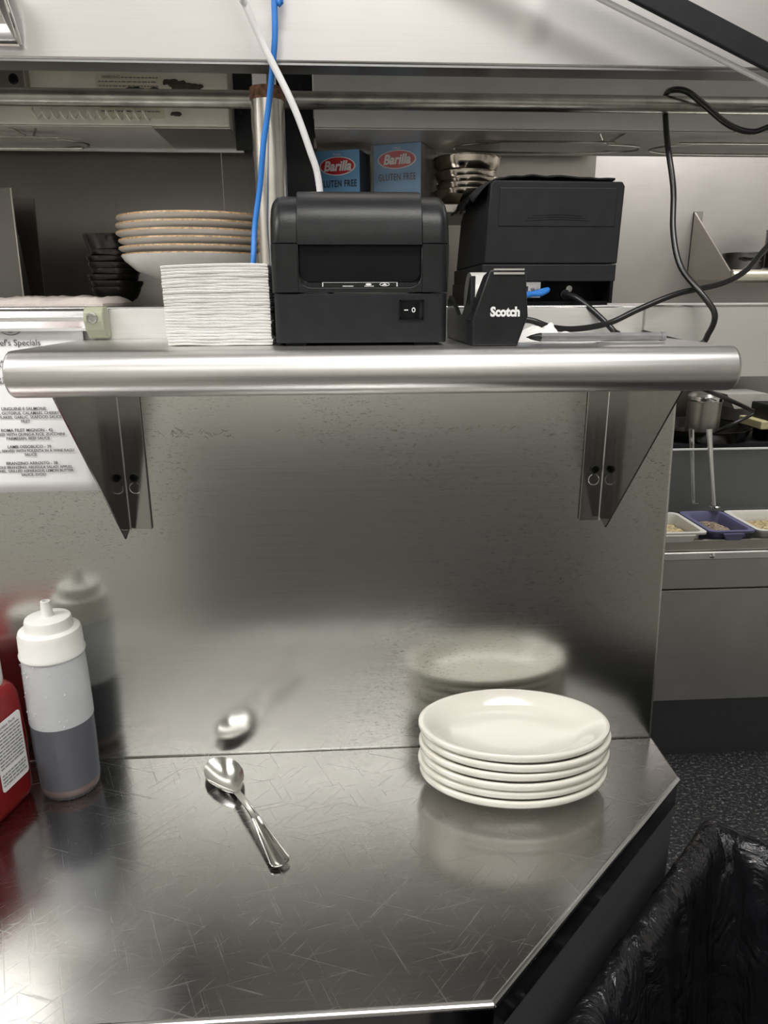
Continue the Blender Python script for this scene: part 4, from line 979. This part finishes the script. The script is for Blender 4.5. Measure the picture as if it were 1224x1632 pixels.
# ------------------------------------------------------------------ spoon
t = thing('table_spoon', 'stainless steel table spoon lying bowl up on the counter', 'spoon', (-0.13, 0.70, 0.90))
A = Vector((-0.163, 0.779)); Bp = Vector((-0.0665, 0.6015)); ax = (Bp - A).normalized(); L = (Bp - A).length; pn = Vector((-ax.y, ax.x))
prof = []   # along s: half width, centre height, dish depth
def sp_w(s):
    bl = 0.080
    if s < bl:
        u = s / bl; return 0.0215 * (max(0.0, math.sin(PI * (u ** 0.80))) ** 0.60) if u < 0.5 else max(0.0040, 0.0215 * (max(0.0, math.sin(PI * (u ** 0.80))) ** 0.72))
    u = (s - bl) / (L - bl)
    base = 0.0040
    w = base + 0.0075 * max(0, (u - 0.35) / 0.65) ** 1.2
    if u > 0.93: w *= math.sqrt(max(0.0, 1 - ((u - 0.93) / 0.07) ** 2)) * 0.98 + 0.02
    return w
def sp_h(s):
    bl = 0.080
    if s < bl: u = s / bl; return 0.9065 + 0.001 * u
    u = (s - bl) / (L - bl)
    return 0.9075 + 0.0080 * math.sin(PI * u) * (1 - u) - 0.0055 * u * u
def sp_d(s):
    bl = 0.080
    u = s / bl
    return 0.0085 * (1 - (2 * u - 1) ** 2) if s < bl else 0
bm = new(); rings = []; ns = 110
for i in range(ns + 1):
    s = L * i / ns; wv = max(0.0004, sp_w(s) if i else 0.002); h = sp_h(s); d = sp_d(s); ring = []
    for k in range(11):
        f = -1 + 2 * k / 10; z = h - d * (1 - f * f)
        z += 0.0008 * min(1, max(0, (s - 0.095) / 0.02)) * (1 if 0.55 <= abs(f) <= 0.95 else 0)
        p = A + ax * s + pn * (wv * f); ring.append((p.x, p.y, z))
    for k in range(10, -1, -1):
        f = -1 + 2 * k / 10; z = h - d * (1 - f * f) - 0.0013 * (1 - 0.4 * abs(f)); p = A + ax * s + pn * (wv * f); ring.append((p.x, p.y, z))
    rings.append(ring)
loft(bm, rings)
zmin = min(v_.co.z for v_ in bm.verts); 
for v_ in bm.verts: v_.co.z -= zmin - 0.9002
# split at the neck into bowl and handle
me_tmp = bpy.data.meshes.new('tmp'); bm.to_mesh(me_tmp); bm.free()
cutp = A + ax * 0.081
for nm, sgn in (('bowl', 1), ('handle', -1)):
    b2 = new(); b2.from_mesh(me_tmp)
    bmesh.ops.bisect_plane(b2, geom=b2.verts[:] + b2.edges[:] + b2.faces[:], plane_co=(cutp.x, cutp.y, 0.9), plane_no=(ax.x * sgn, ax.y * sgn, 0), clear_outer=True)
    obj(nm, b2, M['chrome'], t, angle=40)
bpy.data.meshes.remove(me_tmp)

# ------------------------------------------------------------------ oval platters
PR = [(r_, z_ * 1.38) for r_, z_ in [(0, 0), (0.62, 0), (0.64, 0.0012), (0.68, 0.003), (0.88, 0.0095), (0.965, 0.0125), (0.992, 0.0145), (1.0, 0.0165), (0.995, 0.0186), (0.975, 0.0194), (0.94, 0.0190), (0.86, 0.0160), (0.76, 0.0110), (0.70, 0.0085), (0.64, 0.0072), (0.4, 0.0064), (0, 0.0062)]]
def platter_bm():
    bm = new(); prev = None; seg = 96
    for r, z in PR:
        sx, sy = 0.1098 * r, 0.0704 * r
        if r == 0: ring = [bm.verts.new((0, 0, z))]
        else: ring = [bm.verts.new((sx * math.cos(2 * PI * i / seg), sy * math.sin(2 * PI * i / seg), z)) for i in range(seg)]
        if prev:
            for i in range(seg):
                j = (i + 1) % seg
                if len(prev) == 1: bm.faces.new((prev[0], ring[i], ring[j]))
                elif len(ring) == 1: bm.faces.new((prev[i], prev[j], ring[0]))
                else: bm.faces.new((prev[i], prev[j], ring[j], ring[i]))
        prev = ring
    return bm
first = obj('oval_platter', platter_bm(), M['ceramic'], angle=50)
PLN = ['lowest, resting on the steel counter', 'second from the bottom', 'third from the bottom', 'third from the top', 'second from the top', 'topmost, its empty well facing up']
for k in range(6):
    o = first if k == 0 else first.copy()
    if k: COL.objects.link(o)
    o.location = (0.1940 + (0.0008, -0.0012, 0.0015, -0.0005, 0.0012, -0.0012)[k], 0.7200 + (0, 0.001, -0.001, 0.0005, 0, 0.001)[k], 0.9002 + 0.0115 * k)
    o.rotation_euler = (0, 0, -0.055 + (0.01, -0.01, 0.02, 0, -0.015, -0.01)[k])
    tag(o, 'ivory oval platter of the counter stack, ' + PLN[k], 'platter', 'ivory oval platters on the counter')

# ------------------------------------------------------------------ rubbish bin with black bag
u = Vector((-0.716, -0.698)); vv = Vector((0.698, -0.716)); C0 = Vector((0.468, 0.766)); BZ = 0.80
bl_, bw_ = 0.56, 0.40
ctr = C0 + u * bl_ / 2 + vv * bw_ / 2
t = thing('rubbish_bin', 'open rubbish bin lined with a black plastic bag beside the counter', 'bin', (ctr.x, ctr.y, 0))
def bring(z, ins, n=30, wr=0.0, seed=0.0, rc=0.016):
    base = rrect(-bl_ / 2 + ins, bl_ / 2 - ins, -bw_ / 2 + ins, bw_ / 2 - ins, rc, 5)
    # resample evenly
    P = [Vector(p) for p in base]; P.append(P[0]); tot = sum((P[i + 1] - P[i]).length for i in range(len(P) - 1)); out = []; M_ = n * 10
    acc = 0; i = 0; seglen = (P[1] - P[0]).length
    for k in range(M_):
        tgt = tot * k / M_
        while acc + seglen < tgt: acc += seglen; i += 1; seglen = (P[i + 1] - P[i]).length
        p = P[i].lerp(P[i + 1], (tgt - acc) / max(seglen, 1e-9)); nn_ = p.normalized()
        s = k / M_ * 2 * PI
        wv = noise.noise(Vector((math.cos(s) * 9, math.sin(s) * 9, z * 4 + seed))) + 0.6 * noise.noise(Vector((math.cos(s) * 26, math.sin(s) * 26, z * 9 + seed)))
        p = p - nn_ * wv * wr
        q = ctr + u * p.x + vv * p.y; out.append((q.x, q.y, z + 0.35 * wr * noise.noise(Vector((math.cos(s) * 14, math.sin(s) * 14, seed + 7)))))
    return out
bm = new(); loft(bm, [bring(0.0125, 0.06), bring(0.30, 0.035), bring(BZ - 0.02, 0.012), bring(BZ - 0.004, 0.010), bring(BZ - 0.004, 0.016), bring(0.30, 0.041), bring(0.02, 0.066)], cap=True)
obj('bin_body', bm, M['bin_plastic'], t)
bm = new()
rg = [(-0.13, 0.000, 0.003), (-0.06, -0.001, 0.003), (-0.012, -0.002, 0.002), (0.0, 0.000, 0.0025), (0.005, 0.006, 0.003), (0.0055, 0.012, 0.0045), (0.003, 0.018, 0.006), (-0.001, 0.024, 0.007), (-0.008, 0.029, 0.008), (-0.022, 0.033, 0.010), (-0.05, 0.038, 0.012), (-0.10, 0.045, 0.015), (-0.16, 0.052, 0.018), (-0.30, 0.068, 0.022), (-0.55, 0.09, 0.025)]
loft(bm, [bring(BZ + dz, ins, wr=wr_, seed=1 + 6 * dz) for dz, ins, wr_ in rg], cap=False)
rb_ = bring(BZ - 0.55, 0.09, wr=0.025)
obj('bin_bag', bm, M['bin_bag'], t, angle=80)
bm = new(); loft(bm, [bring(BZ - 0.553, 0.09, wr=0.025), bring(BZ - 0.549, 0.09, wr=0.025)]); obj('bag_bottom', bm, M['bin_bag'], t)
# small red and yellow scrap stuck inside the bag
bm = new()
sc = PXP(1042, 1602, 0.70)
d_ = (sc - Vector((0, 0, 1.45))).normalized(); sc = Vector((0, 0, 1.45)) + d_ * ((0.62 - 1.45) / d_.z)
pp = [(-0.004, -0.012), (0.004, -0.010), (0.005, 0.0), (0.010, 0.003), (0.004, 0.005), (0.009, 0.011), (0.002, 0.009), (0.001, 0.015), (-0.003, 0.009), (-0.004, 0.002)]
prism(bm, pp, 'z', 0, 0.0012); bm.transform(Matrix.Translation(sc) @ Matrix.Rotation(math.radians(50), 4, 'X') @ Matrix.Scale(1.0, 4))
tag(obj('food_scrap', bm, M['red_plastic'], smooth=False), 'small bright red scrap lying inside the black bin bag', 'scrap')

# ------------------------------------------------------------------ far prep station on the right
t = thing('prep_table', 'low steel prep station seen past the right wall edge', 'prep station', (1.3, 2.3, 0))
PY = 2.0
obj('kick_panel', Bx(0.6, 2.4, PY + 0.004, 2.36, 0.0, 0.203), M['frame_grey'], t, smooth=False)
obj('door_panel', Bx(0.6, 2.4, PY, 2.36, 0.206, 0.590), M['door_steel'], t, smooth=False, bevel=0.002)
obj('upper_panel', Bx(0.6, 2.4, PY + 0.001, 2.36, 0.594, 0.690), M['door_steel'], t, smooth=False, bevel=0.002)
obj('rail_band', Bx(0.6, 2.4, PY - 0.012, 2.36, 0.692, 0.716), M['beam_steel'], t, smooth=False, bevel=0.003)
obj('rail_ledge', Bx(0.6, 2.4, PY + 0.0, 2.02, 0.718, 0.752), M['bay_steel'], t, smooth=False, bevel=0.002)
obj('well', Bx(0.6, 2.4, 2.28, 2.36, 0.718, 0.745), M['dark_steel'], t, smooth=False)
bm = new(); lathe(bm, [(0, 0.006), (0.005, 0.005), (0.009, 0)], (0, 0, 0), 20); place(bm, (1.115, PY - 0.012, 0.705)); obj('rail_bolt', bm, M['chrome'], t)
t2 = thing('sneeze_guard', 'scratched clear acrylic guard standing behind the food pans', 'guard', (1.3, 2.2, 0.75))
gy = 2.30
obj('acrylic_sheet', Bx(0.75, 2.3, gy, gy + 0.006, 0.752, 0.965), M['acrylic'], t2, smooth=False)
obj('top_edge', Bx(0.75, 2.3, gy - 0.001, gy + 0.007, 0.965, 0.970), M['white_print'], t2, smooth=False)
def pan(x0, x1, y0, y1, z, mat, gm, label, glabel, skew=0.0):
    t = thing('food_pan', label, 'food pan', ((x0 + x1) / 2, (y0 + y1) / 2, z - 0.09))
    def S(r): return [(x + skew * (y - y0), y, zz) for (x, y, zz) in r]
    bm = new(); R = lambda ins, zz, rc=0.02: S([(x, y, zz) for x, y in rrect(x0 + ins, x1 - ins, y0 + ins, y1 - ins, rc, 5)])
    loft(bm, [R(0.022, z - 0.085), R(0.014, z - 0.006), R(0.0, z - 0.006), R(0.0, z), R(0.013, z), R(0.018, z - 0.01), R(0.026, z - 0.08)], cap=True)
    obj('pan_shell', bm, mat, t, angle=40)
    bm = new(); prism(bm, [(x0 + 0.04, z - 0.006), (x1 - 0.04, z - 0.006), (x1 - 0.05, z - 0.028), (x0 + 0.05, z - 0.028)], 'y', y0 - 0.003, y0 + 0.010); obj('front_tab', bm, mat, t, smooth=False, bevel=0.002)
    bm = new(); nx = ny = 20; G = []
    for j in range(ny + 1):
        for i in range(nx + 1):
            u_, v_ = i / nx, j / ny; x = x0 + 0.026 + (x1 - x0 - 0.052) * u_; y = y0 + 0.026 + (y1 - y0 - 0.052) * v_
            G.append(bm.verts.new((x + skew * (y - y0), y, z - 0.036 + 0.026 * math.exp(-((u_ - 0.5) ** 2 + (v_ - 0.5) ** 2) * 5) + 0.004 * noise.noise(Vector((x * 60, y * 60, 0))))))
    for j in range(ny):
        for i in range(nx):
            a = j * (nx + 1) + i; bm.faces.new((G[a], G[a + 1], G[a + nx + 2], G[a + nx + 1]))
    o = obj('chopped_topping', bm, gm); md = o.modifiers.new('thick', 'SOLIDIFY'); md.thickness = 0.004
    tag(o, glabel, 'topping', kind='stuff')
pan(0.870, 1.102, 2.0, 2.22, 0.775, M['white_plastic'], M['grain_gold'], 'white food pan nearest the wall edge', 'golden chopped topping in the left white pan')
pan(1.106, 1.252, 2.0, 2.22, 0.777, M['purple_plastic'], M['grain_brown'], 'purple food pan between two white pans', 'brown chopped topping in the purple pan')
pan(1.256, 1.480, 2.0, 2.22, 0.777, M['white_plastic'], M['grain_gold'], 'white food pan at the right picture edge', 'golden chopped topping in the right white pan')
def handle(p0, p1, label, extra=False):
    t = thing('serving_spoon', label, 'serving spoon', tuple(p0))
    bm = new(); tube(bm, [p1, Vector(p1).lerp(Vector(p0), 0.3), p0], lambda f: 0.0105 - 0.004 * f, 10, 6); obj('handle', bm, M['edge_steel'], t)
    bm = new(); lathe(bm, [(0, -0.006), (0.014, -0.004), (0.020, 0.002), (0.019, 0.003), (0, -0.003)], tuple(p0), 20, sx=1, sy=1.4); obj('bowl', bm, M['chrome'], t)
handle(PXP(1105, 800, 2.36), PXP(1102, 684, 2.36), 'left shiny spoon handle standing behind the acrylic guard')
handle(PXP(1138, 806, 2.22), PXP(1130, 684, 2.27), 'right shiny spoon handle standing in the purple pan')
# cooking equipment behind
t = thing('cooking_range', 'dark cooking range behind the prep station', 'range', (1.6, 2.7, 0))
obj('range_body', Bx(0.7, 2.5, 2.50, 2.88, 0.0, 0.93), M['black_matte'], t, smooth=False)
obj('range_top', Bx(0.7, 2.5, 2.45, 2.88, 0.93, 0.955), M['black_matte'], t, smooth=False)
obj('splash_panel', Bx(0.7, 2.5, 2.86, 2.885, 0.955, 1.36), M['dark_steel'], t, smooth=False)
CX_, CZ_ = 1.330, 0.962
t = thing('stock_canister', 'steel canister with lid on the dark range at right', 'canister', (1.155, 2.6, 0.955))
bm = new(); lathe(bm, [(0, 0), (0.055, 0), (0.058, 0.003), (0.058, 0.135), (0, 0.135)], (CX_, 2.56, CZ_), 36); obj('body', bm, M['bay_steel'], t, angle=40)
bm = new(); lathe(bm, [(0.060, 0.132), (0.061, 0.136), (0.060, 0.150), (0.05, 0.160), (0, 0.163)], (CX_, 2.56, CZ_), 36); obj('lid', bm, M['chrome'], t, angle=40)
bm = new(); lathe(bm, [(0, 0), (0.16, 0), (0.175, 0.035), (0.182, 0.042), (0.182, 0.045), (0.172, 0.042), (0.158, 0.006), (0, 0.006)], (1.34, 2.60, 0.9555), 48); tag(obj('frying_pan', bm, M['black_cup']), 'wide black pan under the steel canister', 'pan')
bm = new(); lathe(bm, [(0, 0), (0.02, 0), (0.024, 0.01), (0.022, 0.05), (0, 0.055)], (1.093, 2.42, 0.955 - 0.03 + 0.005), 20); tag(obj('red_bottle_cap', bm, M['red_plastic']), 'small red lid beside the black pan', 'lid')
bm = new(); prism(bm, [(1.455, 1.105), (1.62, 1.105), (1.62, 1.055), (1.490, 1.050)], 'y', 2.64, 2.80); o = obj('storage_box', bm, M['tray'], smooth=False); tag(o, 'pale shallow box on the range at the right edge', 'box')
t = thing('countertop_appliance', 'dark boxy appliance at the right edge under the beam', 'appliance', (1.5, 2.5, 0.955))
obj('housing', Bx(1.530, 1.8, 2.46, 2.60, 1.03, 1.085), M['black_matte'], t, smooth=False, bevel=0.004)
obj('support', Bx(1.55, 1.8, 2.50, 2.60, 0.9552, 0.9998), M['black_matte'], t, smooth=False)
obj('stand', Bx(1.50, 1.8, 2.47, 2.62, 1.000, 1.0298), M['yellow_card'], t, smooth=False, bevel=0.004)
cable('thin_cable', [PXP(1100, 612, 2.2), PXP(1140, 628, 2.2), PXP(1175, 643, 2.3), PXP(1200, 655, 2.42)], 0.007, M['rubber'], 'thin black cable drooping behind the shelf end')
cable('thin_cable', [PXP(1200, 660, 2.44), PXP(1170, 675, 2.42), PXP(1140, 690, 2.45), PXP(1130, 705, 2.5)], 0.006, M['rubber'], 'thin black cable running down from the dark appliance')
# shelf on the far wall
t = thing('far_wall_shelf', 'steel tube fronted shelf with triangular bracket on the far wall', 'shelf', (1.7, 2.8, 1.5))
fb = 2.9; ff = 2.58
a = PXP(1107, 337, fb); b_ = PXP(1098, 446, fb); c = PXP(1166, 446, ff)
bm = new(); x_ = 1.372
prism(bm, [(fb, a.z), (fb, b_.z), (ff, c.z), (ff, c.z + 0.03)], 'x', x_, x_ + 0.006); obj('bracket', bm, M['bay_steel'], t, smooth=False)
obj('bracket_flange', Bx(x_, x_ + 0.035, fb - 0.006, fb, b_.z, a.z), M['edge_steel'], t, smooth=False)
obj('shelf_board', Bx(x_ + 0.007, 2.5, ff, fb, c.z + 0.03, c.z + 0.034), M['beam_steel'], t, smooth=False)
bm = new(); tube(bm, [(x_ + 0.007, ff, c.z + 0.012), (2.5, ff, c.z + 0.012)], 0.022, 16, 0); obj('front_tube', bm, plain('brass_tube', (0.80, 0.76, 0.62), 0.3, 0.8), t)
sz = c.z + 0.0342
for (x, y, r, h, lab) in ((1.50, 2.74, 0.072, 0.06, 'low black pot on the far wall shelf beside its bracket'), (1.665, 2.72, 0.085, 0.14, 'tall black pot on the far wall shelf at the picture edge')):
    t = thing('black_pot', lab, 'pot', (x, y, sz))
    bm = new(); lathe(bm, [(0, 0), (r * 0.9, 0), (r, 0.01), (r, h), (r * 1.03, h + 0.003), (r * 0.96, h + 0.003), (r * 0.95, 0.01), (0, 0.006)], (x, y, sz + 0.0005), 36); obj('pot_body', bm, M['black_cup'], t, angle=40)
    bm = new(); tube(bm, [(x - r * 0.6, y - r * 0.8, sz + h * 0.7), (x - r * 0.3, y - r * 1.15, sz + h * 0.55), (x + r * 0.3, y - r * 1.15, sz + h * 0.55), (x + r * 0.6, y - r * 0.8, sz + h * 0.7)], 0.004, 8, 6); obj('handle', bm, M['black_cup'], t)
